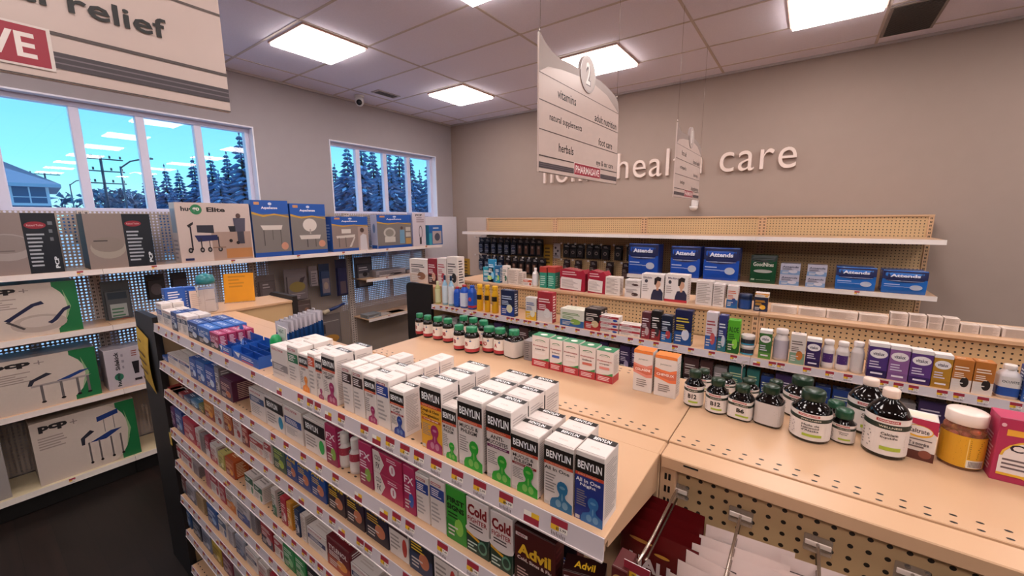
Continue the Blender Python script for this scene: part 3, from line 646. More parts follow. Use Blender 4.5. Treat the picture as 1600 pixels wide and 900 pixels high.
# ================================================================ goods on the near gondola
OR, MG, GR_, BL, TE = ('e8862a', 'f3c88a'), ('9c1f5c', 'f0c8dc'), ('1fa02c', 'c4e88a'), ('1c3a8c', '9ac0e8'), ('1f6a94', 'b8dce8')
def syr(body=WHT, tl=('MUCUS &', 'PHLEGM'), fc=GR_, bar=None, tcol='2a201e'): return ('syr', body, tl, fc[0], fc[1], bar, tcol)
SY = 'cough syrup carton'
ROW = "on near gondola's top shelf"
boxrow([
 (247, 256, 474, ('panel', '22489c', .7), 'narrow blue and white carton', 1),
 (256.5, 270, 485, ('panel', '5a6478', .8), 'small white carton with grey panel', 1),
 (270, 279, 488, ('two', '1c3c7c', '0f1c3c', 'c8d4e0', 'CX', 'e8e4ea'), 'small dark blue carton', 1),
 (279, 287, 492, ('panel', '343c54', .8), 'small white carton with dark stripe', 1),
 (287, 295.5, 494, ('panel', '343c54', .8), 'small white carton with dark stripe', 1),
 (295.6, 311, 502, ('two', '1c3f84', '0c0f1e', 'c8ccd8', 'LICE', 'e4e8f0'), 'dark blue lozenge carton', 2, .045),
 (311, 330, 509, ('two', '2a62b4', '0c0f1e', 'c8ccd8', 'LICE', 'e4e8f0'), 'bright blue lozenge carton', 2, .045),
 (330, 344.5, 519, ('two', 'a8305c', '140c14', 'c8a0b4', 'LICE', 'f0dce4'), 'magenta and black lozenge carton', 3, .03),
 (427, 453, 540, ('panel', '8c8484', .5), 'white carton with product photo', 2, .05),
 (453.5, 470.5, 540.5, ('panel', '1d6a44', .82), 'white carton with green panel', 1, .05),
 (471, 485, 553, syr(tl=('CHEST',), fc=OR), 'white syrup carton with orange figure', 1, .05),
 (485.5, 496.5, 553, ('panel', 'd0502c', .92), 'white carton with orange corner label', 1, .05),
 (497, 507, 560, syr(tl=('CHEST', 'COUGH'), fc=MG), 'narrow white carton with magenta figure', 1, .05),
 (507.5, 528, 553, syr(tl=('CHEST COUGH', 'NIGHT'), fc=MG), 'tall white carton with magenta figure', 1, .06),
 (538, 553.5, 571, ('panel', '35201f', .85), 'white carton with dark brown panel', 1, .055),
 (554.5, 571, 578, ('panel', '35201f', .85), 'white carton with dark brown panel', 2, .055),
 (572.5, 590.5, 587, syr(tl=('COUGH',), fc=MG), 'white syrup carton with magenta figure', 1, .055),
 (591, 611, 591, ('panel', '1f3f94', .88), 'white carton with blue panel', 3, .055),
 (611.8, 634, 607, syr(tl=('Cough &', 'Cold'), fc=BL, bar='a8241c'), 'short white carton with navy figure', 1, .05),
 (660, 692.5, 598, syr(body='e8a82e', tl=('Cough & Chest', 'Congestion'), fc=MG, bar='c8602c', tcol='3a2010'), 'yellow syrup carton with magenta figure', 2, .055),
 (692.5, 715, 632, syr(fc=GR_), 'smaller white carton with green figure', 0, .045),
 (717, 755, 619, syr(fc=GR_), 'tall white carton with green figure', 2, .06),
 (760.5, 799, 633, syr(tl=('ANTI-', 'MUCOSITES'), fc=GR_, bar='6a1a4c'), 'white carton, green figure and plum bar', 2, .06),
 (798.5, 841, 670, syr(fc=GR_, bar='8a1c1c'), 'white carton, green figure and red bar', 1, .052),
 (849, 894.5, 686, syr(tl=('All In One',), fc=TE), 'white carton with blue figure', 1, .052),
 (897, 942, 700.5, syr(body='1a3080', tl=('All In One', 'Night'), fc=('2c6ca8', '9cd0e4'), tcol='ffffff'), 'dark blue night syrup carton', 0, .06),
], .578, ZT, ROW, d=.045)
# small blue bottles cartons at the far left end, and things standing on the end cap
P0 = onz(255, 496, ZT)
for i, (px, py, w, h, d, st, ds) in enumerate([(249, 497, .05, .155, .09, ('two', '2a5cb4', 'dfe0e8', '8cb4e0', 'OPTI', 'f0f0f8'), 'tall blue carton nearest the black end'), (262, 494, .055, .15, .10, ('two', '2a5cb4', 'dfe0e8', '8cb4e0', 'OPTI', 'f0f0f8'), 'tall blue carton behind the first'), (287, 492, .13, .135, .07, ('text', 'e0c8b8', 'a89084'), 'beige back of wide blue topped box')]):
    p = onz(px, py, ZT); me = carton(w, h, d, *style(*st))
    if i == 2:
        w, d = .05, .12; mb = MB(); mb.box(-w/2, 0, 0, w/2, d, h, '2f62b4', ch=.0015); art(mb, lambda u, v, e: (w/2+e, u, v), d, h, [('r', 0, 0, 1, .97, 'dcc6b8'), ('r', .56, 0, .57, .97, 'a89084'), ('L', .06, .3, .5, .85, 7, 'c4aca0'), ('r', .6, .5, .97, .52, '6a5a54')])
        me = mb.mesh('carton')
    put(me, 'medicine_carton', p.x, p.y+.03, ZT, "on the near end cap", ds, 'box')
# clear pump bag
p = onz(314, 489, ZT)
t = thing('clear_bottle', 'clear bottle with teal cap and white label on the near end cap', 'bottle', (p.x, p.y+.04, ZT+H))
a = MB(); a.lathe([(.038, 0), (.046, .01), (.047, .12), (.044, .155), (.04, .165)], 'c8d0dc', 'clear', 24); a.build('body', t)
a = MB(); a.lathe([(.045, .165), (.046, .185), (.038, .21), (.012, .222)], '2a7c84', 'plastic', 24); a.build('cap', t)
a = MB(); art(a, lambda u, v, e: ((.0485+e)*math.sin((u-.018)/.0485), -(.0485+e)*math.cos((u-.018)/.0485), .095+v), .036, .06, [('r', 0, 0, 1, 1, 'e4dcd4'), ('e', .3, .7, .12, .09, '4a5a4c'), ('e', .65, .5, .12, .09, '4a5a4c'), ('e', .35, .32, .1, .07, '4a5a4c')], seg=6); a.build('label_band', t)
# yellow sign on the end cap
p = onz(351, 474, ZT); q = onz(399, 470, ZT); ww = (q-p).length
t = thing('sign_card', 'yellow orange sign card standing upright on the near end cap', 'sign', (p.x, p.y, ZT+H), math.atan2(q.y-p.y, q.x-p.x))
a = MB(); hh = .185; a.prism([(0, 0), (ww, 0), (ww+.004, hh), (.012, hh)], -.001, .001, 'e89c20', 'paper'); art(a, lambda u, v, e: (u, -.001-e, v), ww, hh, [('L', .2, .5, .75, .95, 4, 'c88418')]); a.build('card', t)
a = MB(); a.box(0, -.02, 0, ww, -.0015, .004, 'd8c8b8', 'clear'); a.box(0, .0015, 0, ww, .03, .004, 'd8c8b8', 'clear'); a.build('holder', t)
# blue trays with tubes
def tray(pa, pb, py, desc, n):
    x0, x1 = proj_x(pa, .578, ZT), proj_x(pb, .578, ZT); w = x1-x0-.002; d, h = .115, .042
    mb = MB(); c = '1f5cb8'; T = .0015
    mb.box(-w/2, 0, 0, w/2, d, T, c); mb.box(-w/2, 0, T, w/2, T, h*.75, c); mb.box(-w/2, d-T, T, w/2, d, h*1.3, c); mb.box(-w/2, T, T, -w/2+T, d-T, h, c); mb.box(w/2-T, T, T, w/2, d-T, h, c)
    for i in range(1, 4): mb.box(-w/2+T, d*i/4, T, w/2-T, d*i/4+T, h*.9, '17499c')
    mb.box(-T/2, T, T, T/2, d-T, h*.85, '17499c')
    art(mb, flat(w, h*.75), w, h*.75, [('p', [(.06, .9), (.3, .9), (.22, .3)], 'e8ecf4'), ('L', .35, .4, .9, .8, 2, 'dfe8f4'), ('r', .35, .12, .8, .25, 'c8303c')])
    art(mb, lambda u, v, e: (w/2+e, u, v), d, h, [('e', .6, .5, .25, .36, 'dfe8ec'), ('e', .6, .5, .22, .3, '1c7a6c')])
    put(mb.mesh('tray'), 'display_tray', (x0+x1)/2, .578, ZT, ROW, desc, 'tray')
tray(343, 363, 538, 'blue compartment display tray', 3); tray(365, 405, 546, 'wide blue compartment display tray', 3)
def tube(px, py, s, c, desc, y=None, flat_=False, z=ZT, row=ROW):
    p = onz(px, py, z); mb = MB(); h = .10*s
    prof = [(.018, .004), (.0185, .02), (.0185, .05*s)]
    n = 16; v = []; 
    for k, (rx, ry, zz) in enumerate([(.011, .011, .0), (.011, .011, .018), (.017, .015, .024), (.019, .013, .05), (.021, .007, .08*s), (.022, .001, h)]):
        v += [(rx*s*math.cos(2*PI*i/n), ry*s*math.sin(2*PI*i/n), zz) for i in range(n)]
    mb.add(v, [(k*n+i, k*n+(i+1) % n, (k+1)*n+(i+1) % n, (k+1)*n+i) for k in range(5) for i in range(n)]+[tuple(reversed(range(n)))], c, 'plastic', True)
    art(mb, lambda u, v, e: (-.014*s+u, -.0165*s-e+v*.12, .035+v), .028*s, .05*s, [('p', [(.1, 1), (.9, 1), (.5, .3)], 'd8e0e8'), ('L', .1, 0, .9, .4, 2, 'e0e4ec')])
    put(mb.mesh('tube'), 'cream_tube', p.x, p.y, z, row, desc, 'tube')
tube(380, 538, .85, '2a5ca8', 'blue and silver cream tube')
tube(383, 553, .6, '2450a4', 'short blue cream tube')
# green bottle in clear blister, toothbrush bags
p = onz(421, 568, ZT)
t = thing('blister_pack', 'clear blister holding green bottle on near gondola top shelf', 'package', (p.x, p.y+.03, ZT+H))
a = MB(); a.prism([(-.036, 0), (.036, 0), (.038, .125), (-.03, .13)], .022, .024, 'd8d4d4', 'paper'); art(a, lambda u, v, e: (-.03+u, .022-e, .088+v), .06, .035, [('r', 0, 0, 1, 1, 'e0e0dc'), ('t', 'HEAT', .5, .6, .6, .4, '1c5a3c', 1)]); a.build('card', t)
a = MB(); a.lathe([(.019, 0), (.022, .006), (.022, .016), (.02, .02)], 'e0dcdc', 'plastic', 16); a.build('cap', t)
a = MB(); a.lathe([(.018, .02), (.021, .026), (.02, .085), (.012, .1), (.001, .103)], '1c9a58', 'plastic', 16); a.build('bottle', t)
bx = []
for i in range(8):
    px, py = 436+i*7.2, 536-i*3.2; p = onz(px, py+14, ZT)
    mb = MB(); w, h = .075, .12; N_ = 8; v = []
    for j in range(N_+1):
        q = j/N_; b = .010*math.sin(PI*q)*(1-q*.3)
        v += [(-w/2, 0, q*h), (-w/4, -b, q*h), (w/4, -b, q*h+.004*math.sin(i)), (w/2, 0, q*h)]
    F = [(4*j+k, 4*j+k+1, 4*j+k+5, 4*j+k+4) for j in range(N_) for k in range(3)]
    up_ = [f for f in F if f[0] >= 4*5]; lo = [f for f in F if f[0] < 4*5]
    mb.add(v, lo, '24508c', 'foil', True); mb.add(v, up_, 'c8c4cc', 'foil', True)
    mb.add([(x, y_+.012 if False else .012-y_*.5, z_) for x, y_, z_ in v], [tuple(reversed(f)) for f in lo], '24508c', 'foil', True); mb.add([(x, .012-y_*.5, z_) for x, y_, z_ in v], [tuple(reversed(f)) for f in up_], 'c8c4cc', 'foil', True)
    for a_, b_i in ((0, 1), (2, 3)): pass
    mb.tube([(-.008, 0, h), (-.007, .0, h+.01), (.007, .0, h+.01), (.008, 0, h)], .0016, 'd0ccd0', 'plastic', 6)
    put(mb.mesh('pouch'), 'foil_pouch', p.x, p.y+.02, ZT, 'in the hanging strip on near gondola', 'blue bottomed clear pouch', 'pouch', rz=.25+R.uniform(-.08, .08), pos=i)

# second shelf
ROW = "on near gondola's second shelf"; z = LV[1]
boxrow([
 (254, 263, 555, ('two', '2a58a4', '1c3c78', 'b8c8e0', 'EYE', 'f0f0f8'), 'small blue carton', 1),
 (263.5, 280.5, 552, ('panel', '4a5884', .9), 'white and grey carton', 1),
 (281, 298.5, 561, ('panel', '203c80', .85), 'white carton with navy stripe', 1),
 (299, 309, 560, ('two', '2456ac', '1c3c84', 'c8d8f0', 'VS', 'f0f4fc'), 'small blue eye drop carton', 1),
 (309.5, 323, 564, ('two', '2a66b8', '1c4a94', 'c8d8f0', 'VS', 'f0f4fc'), 'light blue eye drop carton', 1),
 (323.5, 338.5, 572, ('two', '1f4ca8', '1a3c8c', 'd8e4f4', 'VS', 'f0f4fc'), 'deep blue eye drop carton', 1),
 (339, 346, 575, ('two', '8c8488', '6a6266', 'c8c0c4', 'AL', 'f0ecec'), 'narrow grey carton', 1),
 (346.5, 365, 590, ('two', '5c2848', '3a1838', 'c8784c', 'REACT', 'e8c8b8'), 'large plum allergy box', 0, .13),
 (393, 417, 607, ('panel', '2c4a78', .78), 'white carton with steel blue band', 0, .1),
 (418, 446, 619, ('wide', '1c1214', '2a8cb0', 'BENYLIN'), 'landscape black topped cold carton', 1, .05),
 (447, 475, 634, ('panel', '20488c', .68), 'landscape white carton with blue panel', 1, .05),
 (478, 511, 651, ('wide', '1c1214', '2ca84c', 'BENYLIN'), 'landscape black topped carton with green figure', 1, .05),
 (511.5, 529, 663, ('two', 'b02a5c', '8c1c48', '8cb04c', 'FX', 'f4e4ec'), 'magenta and white cold remedy carton', 1, .04),
 (563.5, 584, 690, ('two', 'b02a5c', '8c1c48', '8cb04c', 'FX', 'f4e4ec'), 'magenta and white cold remedy carton', 1, .04),
 (632.5, 650.5, 727, ('two', 'b02a5c', 'a01f50', '3a5ca8', 'FX', 'f4e4ec'), 'magenta carton with blue corner', 1, .04),
 (651.5, 672.5, 739, ('panel', '23408c', .85), 'tall white carton with blue band', 2, .05),
 (673.5, 697.5, 746, ('panel', '23408c', .85), 'tall white carton with blue band', 2, .05),
 (698.5, 729.5, 757, ('two', '3a9c34', '2c8a2c', '8cc850', 'FIRST SIGNS', '14280f'), 'green cold remedy carton', 1, .05),
], .578, z, ROW, d=.05)
# two stacked wide magenta cartons
for k, (tx, dsc) in enumerate((('lower', 'lower of two stacked wide magenta cartons'), ('upper', 'upper of two stacked wide magenta cartons'))):
    x0, x1 = proj_x(586, .578, z), proj_x(631, .578, z); w = x1-x0-.002
    me = carton(w, .062, .05, 'b02a54', [('p', [(0, 0), (.22, 0), (.4, .5), (.22, 1), (0, 1)], WHT), ('t', 'COLD', .17, .68, .2, .22, '2a2026', 1), ('t', 'FX', .17, .32, .14, .28, '2a2026', 1), ('e', .68, .45, .1, .24, 'e8d8dc'), ('t', '1', .68, .45, .03, .26, 'b02a54', 1), ('L', .5, .74, .95, .92, 2, 'f0d0dc')], [('r', 0, 0, 1, 1, '8c1c44')], key='fxw')
    put(me, 'medicine_carton', (x0+x1)/2, .578, z+k*.0625, ROW, dsc, 'box')
bt = bottle(.0185, .105, body='e4dad6', cap='e8e2de', label=[('r', 0, 0, 1, 1, 'e4dcd8'), ('r', 0, .55, 1, .95, 'a8384c'), ('L', .4, .6, .6, .9, 2, 'f4e8e8'), ('L', .38, .1, .62, .5, 4, 'a09490')], mbody='plastic', capr=.7, caph=.3, key='coldw')
for a_, b_ in ((531, 550), (551.5, 563)):
    x = (proj_x(a_, .6, z)+proj_x(b_, .6, z))/2; putb(bt, 'pill_bottle', x, .603, z, ROW, 'white bottle with red band')
# wide black bordered cold remedy cartons
for a_, b_, ty in ((729.5, 765, 775), (766.5, 802, 796)):
    x0, x1 = proj_x(a_, .578, z), proj_x(b_, .578, z); w = x1-x0-.002; hh = ony(a_, ty, .578).z-z
    me = carton(w, hh, .05, 'e4d8d4', [('r', 0, 0, 1, .40, '123428'), ('e', .5, .42, .55, .10, 'e4d8d4'), ('t', 'Cold', .5, .80, .84, .2, '8a1a20', 2), ('t', 'FIGHTER', .5, .62, .86, .09, 'a02024', 1), ('L', .15, .45, .85, .56, 2, '4a3a38'), ('p', [(.02, .38), (.6, .29), (.6, .24), (.02, .33)], 'd8a02c'), ('e', .72, .18, .2, .12, '5a8c74'), ('e', .72, .18, .14, .08, '123428'), ('L', .06, .04, .5, .22, 3, 'c8d8cc')], [('L', .2, .3, .8, .7, 2, 'b8a8a0')], [('r', 0, 0, 1, .4, '123428')], key='cf%d' % a_)
    put(me, 'medicine_carton', (x0+x1)/2, .578, z, ROW, 'white over dark green cold carton', 'box')
ADF = [('r', 0, .0, 1, .42, '2c0f10'), ('t', 'Advil', .5, .62, .82, .2, 'e8b82c', 2), ('t', 'Cold, Sinus & Flu', .5, .45, .84, .07, 'f0e0d8', 1), ('r', .04, .84, .34, .90, 'd8ccc8'), ('t', 'NEW', .19, .87, .2, .04, 'a02030', 1), ('L', .08, .08, .4, .3, 4, 'c8a8a0'), ('e', .75, .08, .14, .05, 'c8883c')]
x0, x1 = proj_x(803.5, .578, z), proj_x(867, .578, z); w = x1-x0-.002; hh = ony(803, 818, .578).z-z
for k in (0, 1): put(carton(w, hh, .035, '4a1414', ADF, [('r', 0, 0, 1, 1, '2a0d0e')], [('L', .1, .1, .9, .9, 8, '6a3030')], key='adv'), 'medicine_carton', (x0+x1)/2, .578+k*.09, z, ROW, 'large dark maroon cold and sinus carton', 'box', back=k)
x = proj_x(915, .60, z); me = carton(.075, .085, .04, '4a1616', ADF, [('r', 0, 0, 1, 1, '2a0d0e'), ('t', 'Advil', .5, .5, .5, .4, 'e8b82c', 1)], [('L', .1, .1, .9, .9, 6, '8a4a40')], key='adv2')
put(me, 'medicine_carton', x, .585, z, ROW, 'smaller maroon carton turned sideways', 'box', rz=.28)
put(carton(.028, .12, .05, '5a1a1c', [('e', .5, .82, .4, .08, 'c8a060'), ('e', .5, .35, .4, .08, 'c8a060'), ('L', .2, .5, .8, .7, 3, 'd8b8a0')], key='advn'), 'medicine_carton', x+.06, .60, z, ROW, 'narrow maroon carton at shelf end', 'box')

# third shelf
ROW = "on near gondola's third shelf"; z = LV[2]
AB = ('1c4a9c', '2c6cc0', 'd8a838'); 
def adv(base, c2, tcol='e8c030', wd='Advil'): return ('two', base, c2, 'c87858', wd, tcol)
boxrow([
 (259, 268, 606, ('two', 'a8383c', '7c2428', 'd8c0b8', 'RX', 'f0e8e4'), 'small red carton', 1),
 (268.5, 279, 612, ('two', 'd8d0d0', '48506c', '8a2c34', 'RX', '48506c'), 'white and slate carton', 1),
 (279.5, 287, 613, ('two', '8c2c30', '30406c', 'd0c0b8', 'TB', 'f0e8e4'), 'narrow red and blue carton', 1),
 (287.5, 299, 618, ('two', '3c5070', '28364c', 'a8b8c8', 'EX', 'e8e8f0'), 'slate blue carton', 1),
 (299.5, 311, 624, ('two', '4a7ca4', '1a2434', 'b8d0e0', 'EX', 'e8f0f4'), 'light blue and black carton', 1),
 (311.5, 320, 631, ('two', '6c6c3c', '4c3c20', 'c8a858', 'TE', 'f0e8c8'), 'olive carton', 1),
 (321, 336, 625, ('two', 'c8782c', '8c2820', 'e8a03c', 'A&B', 'f4dca0'), 'orange and maroon carton', 1),
 (337, 349.5, 634, ('two', 'dcd4d0', 'c8c0bc', '8c2028', 'Care', '9c2430'), 'white carton with red print', 1),
 (352, 365, 641, ('two', 'b85a30', '7c2420', 'e8a03c', 'HOT', 'f4d0a0'), 'burnt orange carton', 1),
 (366.5, 379, 651, ('two', 'dcd4d0', 'd4ccc8', 'a82c34', 'Care', '9c2430'), 'white and red carton', 1),
 (380, 390, 662, ('two', 'a83430', '6c1c1c', 'd8a088', 'HOT', 'f4e0d0'), 'tall red carton', 0, .08),
 (391, 413, 681, ('wide', 'a83a3c', 'd8b0a8', 'Care'), 'low white carton with red band', 0, .09),
 (415, 426, 690, ('wide', 'a83a3c', 'd8b0a8', 'CR'), 'small white and red carton', 0, .08),
 (429, 448, 693, ('two', '4c6450', '34503c', 'a8c04c', 'Aller', 'c8d870'), 'dark green carton', 1, .05),
 (449, 465.5, 704, adv('1f4c98', '1c3c80'), 'royal blue pain relief carton', 1),
 (466, 487, 710, adv('1f4c98', '1c3c80'), 'royal blue pain relief carton', 1),
 (487.5, 511, 724, adv('1f4c98', '1c3c80'), 'royal blue pain relief carton', 1),
 (514, 541, 741, adv('2a1c30', '24101c'), 'black and teal muscle relief carton', 1),
 (542.5, 571, 756, adv('2a1c30', '24101c'), 'black and teal muscle relief carton', 1),
 (572.5, 608.5, 774, adv('1a1a34', '141028', 'd8a838'), 'navy night time pain carton', 1),
 (609.5, 639.5, 796, ('wide', '3c2426', 'b83c34', 'Cold+Sinus'), 'grey and brown cold carton', 1),
 (641, 677, 812, adv('24242e', '2c3a58', 'e8c030', 'Advil'), 'black liquid gel pain carton', 1),
 (679, 716, 835, ('wide', '2a1c1e', 'b83c34', 'Cold+Sinus'), 'grey and black cold carton', 1),
 (717, 752, 856, ('wide', '2a1c1e', 'c8b0a8', 'Cold+Flu'), 'dark topped flu carton', 1),
 (753, 790, 872, ('two', '24242e', '2c3a58', 'c87858', 'Flu', 'e8e0d8'), 'black flu carton near the frame bottom', 1),
 (791, 830, 892, ('wide', '7c1c28', 'c8b0a8', 'Sinus'), 'maroon topped sinus carton', 1),
 (832, 870, 910, ('two', '284c8c', '1c3870', 'c8d0d8', 'Cold', 'f0f0f4'), 'blue cold carton near shelf end', 1),
], .578, z, ROW, d=.05)
# teal corner flashes on the muscle relief cartons are part of their print
# lower shelves: the same kinds of pharmacy cartons in the order the photo shows
def mix(*a): return a
LOW = {
 3: [(268, 276, .11, ('two', '6c3c6c', '54305c', 'b888a8', 'PM', 'e8d8e4'), 'plum carton'), (277, 288, .12, ('two', '2c4c94', '1c3470', '8cb0d8', 'PM', 'e8ecf4'), 'tall blue carton'), (289, 307, .105, ('two', 'b83a4c', 'a83040', 'e0c8c8', 'LA', 'f0dcdc'), 'rose red carton'), (308, 314, .10, ('two', 'd8ccc8', 'a83040', 'c8a0a0', 'X', 'a02c3c'), 'narrow white carton'), (315, 322, .09, ('text', '8c8080', '6a6060'), 'grey carton'), (323, 330, .1, ('two', 'a02c40', 'd8ccc8', 'e8d8d8', 'D', 'f0dcdc'), 'narrow crimson carton'), (331, 341, .085, ('two', 'dcd2cc', 'a83848', 'd0b0a8', 'DOUL', '9c2c38'), 'white and crimson carton'), (343, 352, .075, ('two', 'c8bc70', '8c8840', 'e8e0a0', 'NU', '4c4c20'), 'pale yellow carton'), (354, 368, .08, ('two', 'c0582c', '8c2c20', 'e8a850', 'MOT', 'f4d8b0'), 'orange and red carton'), (385, 398, .08, ('wide', '2c5c44', '3c7c5c', 'Care'), 'white carton with dark green band'), (399, 412, .07, ('wide', '2c5c44', '3c7c5c', 'Care'), 'second white carton with green band'), (427, 434, .11, ('two', 'd8ccc4', '2c5c40', '3c7c5c', 'T', '2c5c40'), 'slim white and green carton'), (441, 450, .105, ('two', 'b83440', 'a02c38', 'e8d0d0', 'TYL', 'f0e0dc'), 'slim scarlet carton'), (451, 458, .105, ('two', 'd89434', 'c88028', 'e8c070', 'T', 'f8e8c0'), 'slim amber carton'), (463, 470, .1, ('two', '2c3c5c', '202c48', 'c8c8d0', 'N', 'e8e8f0'), 'slim navy carton'), (472, 480, .1, ('text', 'd4c8c0', '9c8c84'), 'slim beige carton'), (482, 512, .075, ('panel', '202c60', .7), 'low white carton with navy band'), (513, 549, .10, ('two', '6c1c24', 'a0402c', 'd88c3c', 'TYLENOL', 'f4e8e4'), 'dark red and orange pain carton'), (550, 585, .075, ('panel', '202c60', .7), 'low white carton with navy band'), (600, 640, .06, ('text', '9c9090', '6c6060'), 'low grey carton'), (645, 680, .09, ('two', 'a02c34', '7c1c24', 'd8c0b8', 'TYLENOL', 'f4e8e4'), 'red pain relief carton'), (690, 730, .09, ('two', '1c1418', '30202c', 'c8a060', 'Motrin', 'e8d8c0'), 'black pain relief carton'), (735, 775, .08, ('panel', '8c2430', .7), 'white carton with crimson band')],
 4: [(274, 285, .075, ('wide', 'b03038', 'a83040', 'Tyl'), 'red and white carton'), (286, 302, .08, ('wide', 'a82c3c', 'a83040', 'Tylenol'), 'large red and white carton'), (303, 312, .06, ('text', '9c8c8c', '74686c'), 'grey carton'), (323, 330, .1, ('text', 'c08c90', 'a82c3c'), 'pink printed carton'), (331, 344, .1, ('wide', 'a83040', 'a83040', 'Tylenol'), 'crimson and white carton'), (345, 354, .09, ('two', 'b03c48', 'a83040', 'c8a0a0', 'T', 'f0e0dc'), 'small crimson carton'), (355, 370, .11, ('two', 'd8ccc8', 'c87030', 'e0904c', 'Care', '6c4c44'), 'white and orange carton'), (372, 392, .1, ('two', 'd0c8c8', '24407c', '3c5c9c', 'CARE', '343c4c'), 'white and navy carton'), (394, 402, .09, ('text', '8c8488', '6c6468'), 'slim grey carton'), (410, 428, .10, ('two', 'a02c34', '1c2040', 'c8b0b8', 'ASP', 'f0e4e0'), 'red and navy carton'), (430, 444, .08, ('wide', 'a03038', 'a03038', 'Bay'), 'white carton with red band'), (445, 462, .1, ('two', '2c8c4c', '1f7a40', '8cc890', 'MED', 'e8f4e8'), 'bright green carton'), (463, 480, .1, ('two', '2c8c4c', '1f7a40', '8cc890', 'MED', 'e8f4e8'), 'bright green carton'), (482, 505, .09, ('two', '181018', '2c2028', 'c8b0a8', 'PM', 'e8e0dc'), 'black carton'), (508, 535, .09, ('panel', '2c5c44', .7), 'white carton with green panel'), (538, 565, .09, ('two', 'a83440', '7c2028', 'd8b8b8', 'TYL', 'f4e8e4'), 'crimson carton')],
 5: [(282, 292, .1, ('two', '7c4c48', '3c4454', 'b8a098', 'A', 'e8e0dc'), 'brown and slate carton'), (293, 307, .09, ('two', 'a8a0a4', '4c5468', 'c8c4cc', 'BA', '34343c'), 'grey and slate carton'), (309, 320, .09, ('text', 'b09470', '8c7450'), 'tan carton'), (326, 342, .1, ('two', '345c9c', '24447c', '9cb8dc', 'AL', 'f0f4fc'), 'blue antacid carton'), (343, 356, .09, ('wide', '5c6880', '4c6c9c', 'GAV'), 'grey and white antacid carton'), (358, 366, .08, ('text', 'b8b0b4', '84787c'), 'pale carton'), (370, 384, .09, ('two', 'a8a8b4', '3c4c70', '8c9cb8', 'PH', '303c58'), 'silver blue carton'), (386, 404, .08, ('panel', '2c2c54', .7), 'low white carton with indigo band'), (406, 420, .08, ('two', 'd8ccc4', 'b8484c', 'd8a0a0', 'PB', '8c2c34'), 'white and rose carton'), (424, 440, .08, ('two', 'a82c38', '8c2430', 'e0c0c0', 'PB', 'f4e8e4'), 'bright red carton')],
 6: [(290, 300, .11, ('two', '3c5c8c', '2c4470', 'a0b8d8', 'EN', 'e8ecf4'), 'steel blue carton'), (303, 316, .1, ('two', '303444', '202430', '8c94a8', 'EN', 'c8ccd8'), 'charcoal carton'), (318, 332, .1, ('two', '8c90a0', '4c5470', 'c0c4d0', 'CI', '2c3044'), 'silver carton'), (334, 348, .1, ('two', 'c8a83c', '8c7020', 'e8d080', 'SE', '4c3c10'), 'mustard carton'), (350, 366, .1, ('two', '7c3444', '5c2434', 'b88c94', 'MT', 'e8d8dc'), 'wine red carton'), (368, 384, .1, ('text', 'a89c98', '746864'), 'beige grey carton')],
}
for lv, its in LOW.items():
    z = LV[lv]; row = "on near gondola's %s shelf" % ordw(lv+1)
    for a_, b_, hh, st, ds in its:
        x0, x1 = proj_x(a_, .578, z), proj_x(b_, .578, z); w = x1-x0-.0015; sty = style(*st)
        me = carton(w, hh, .055, *sty)
        for k in (0, 1): put(me, 'medicine_carton', (x0+x1)/2, .578+k*.058, z, row, ds, 'box', back=k)
# hidden right halves of the low shelves carry cartons too (seen from a step to the side)
FILL = [('panel', '2c4a78', .75), ('two', 'a83440', '7c2028', 'd8b8b8', 'PM', 'f4e8e4'), ('two', '2c4c94', '1c3470', '8cb0d8', 'DAY', 'e8ecf4'), ('wide', '2c5c44', '3c7c5c', 'Care'), ('text', 'cfc4bc', '8c7c74')]
FN = ['white carton with blue grey panel', 'crimson carton', 'blue daytime carton', 'white carton with green top band', 'beige carton with small print']
for lv in (3, 4, 5, 6):
    z = LV[lv]; x = max(proj_x(LOW[lv][-1][1], .578, z)+.02, -2.6); k = lv
    while x < -.29:
        w = .055+.012*(k % 3); i = k % 5; me = carton(w, .085+.01*(k % 2), .055, *style(*FILL[i]), key='fill%d' % i)
        put(me, 'medicine_carton', x+w/2, .578, z, "on near gondola's %s shelf" % ordw(lv+1), FN[i], 'box'); x += w+.012; k += 1
# small yellow bear shaped shelf tag at the end of the fourth rail is a plain yellow clip tag
t = thing('shelf_tag', 'small yellow clip tag at left end of near gondola fifth rail', 'tag', (-2.655, .553, LV[3]-.09+H)); a = MB(); a.box(-.012, -.002, 0, .016, 0, .07, 'd8b030', 'plastic', ch=.001); art(a, flat(.024, .06, -.002), .024, .06, [('L', .2, .2, .8, .6, 3, '8c6c18')]); a.build('card', t)

# ---------------------------------------------------------------- hooks, lozenge bags and mask packets on the pegboard
def hook(px, py, lab, L=.27, tag=None):
    p = ony(px, py, .886); t = thing('display_hook', lab, 'hook', (p.x, .886, p.z+H), group='pegboard display hooks')
    a = MB(); a.box(-.022, -.008, -.022, .022, 0, .012, 'c8b8ac', 'clear', ch=.002); a.box(-.02, -.011, -.006, .02, -.008, .004, 'e0d0c4', 'plastic', ch=.001); a.build('clip', t)
    a = MB(); a.tube([(0, -.006, 0), (0, -.03, .004), (0, -L*.7, .008), (0, -L, .018)], .0028, 'c0b0a4'); a.build('arm', t)
    a = MB(); a.tube([(0, -.006, -.024), (0, -L*.8, -.016), (.0, -L*.85, -.01)], .0022, 'b0a094'); a.build('lower_arm', t)
    if tag:
        o = link(tagmesh(4), 'price_tag', t, (.0, -L-.004, -.03)); o.scale = (1.35, 1.2, 1.35)
    return Vector((p.x, .886, p.z))
h1 = hook(1060, 762, 'metal peg hook holding the dark red lozenge bags', tag=True)
h2 = hook(1158, 802, 'metal peg hook holding the first bunch of white packets')
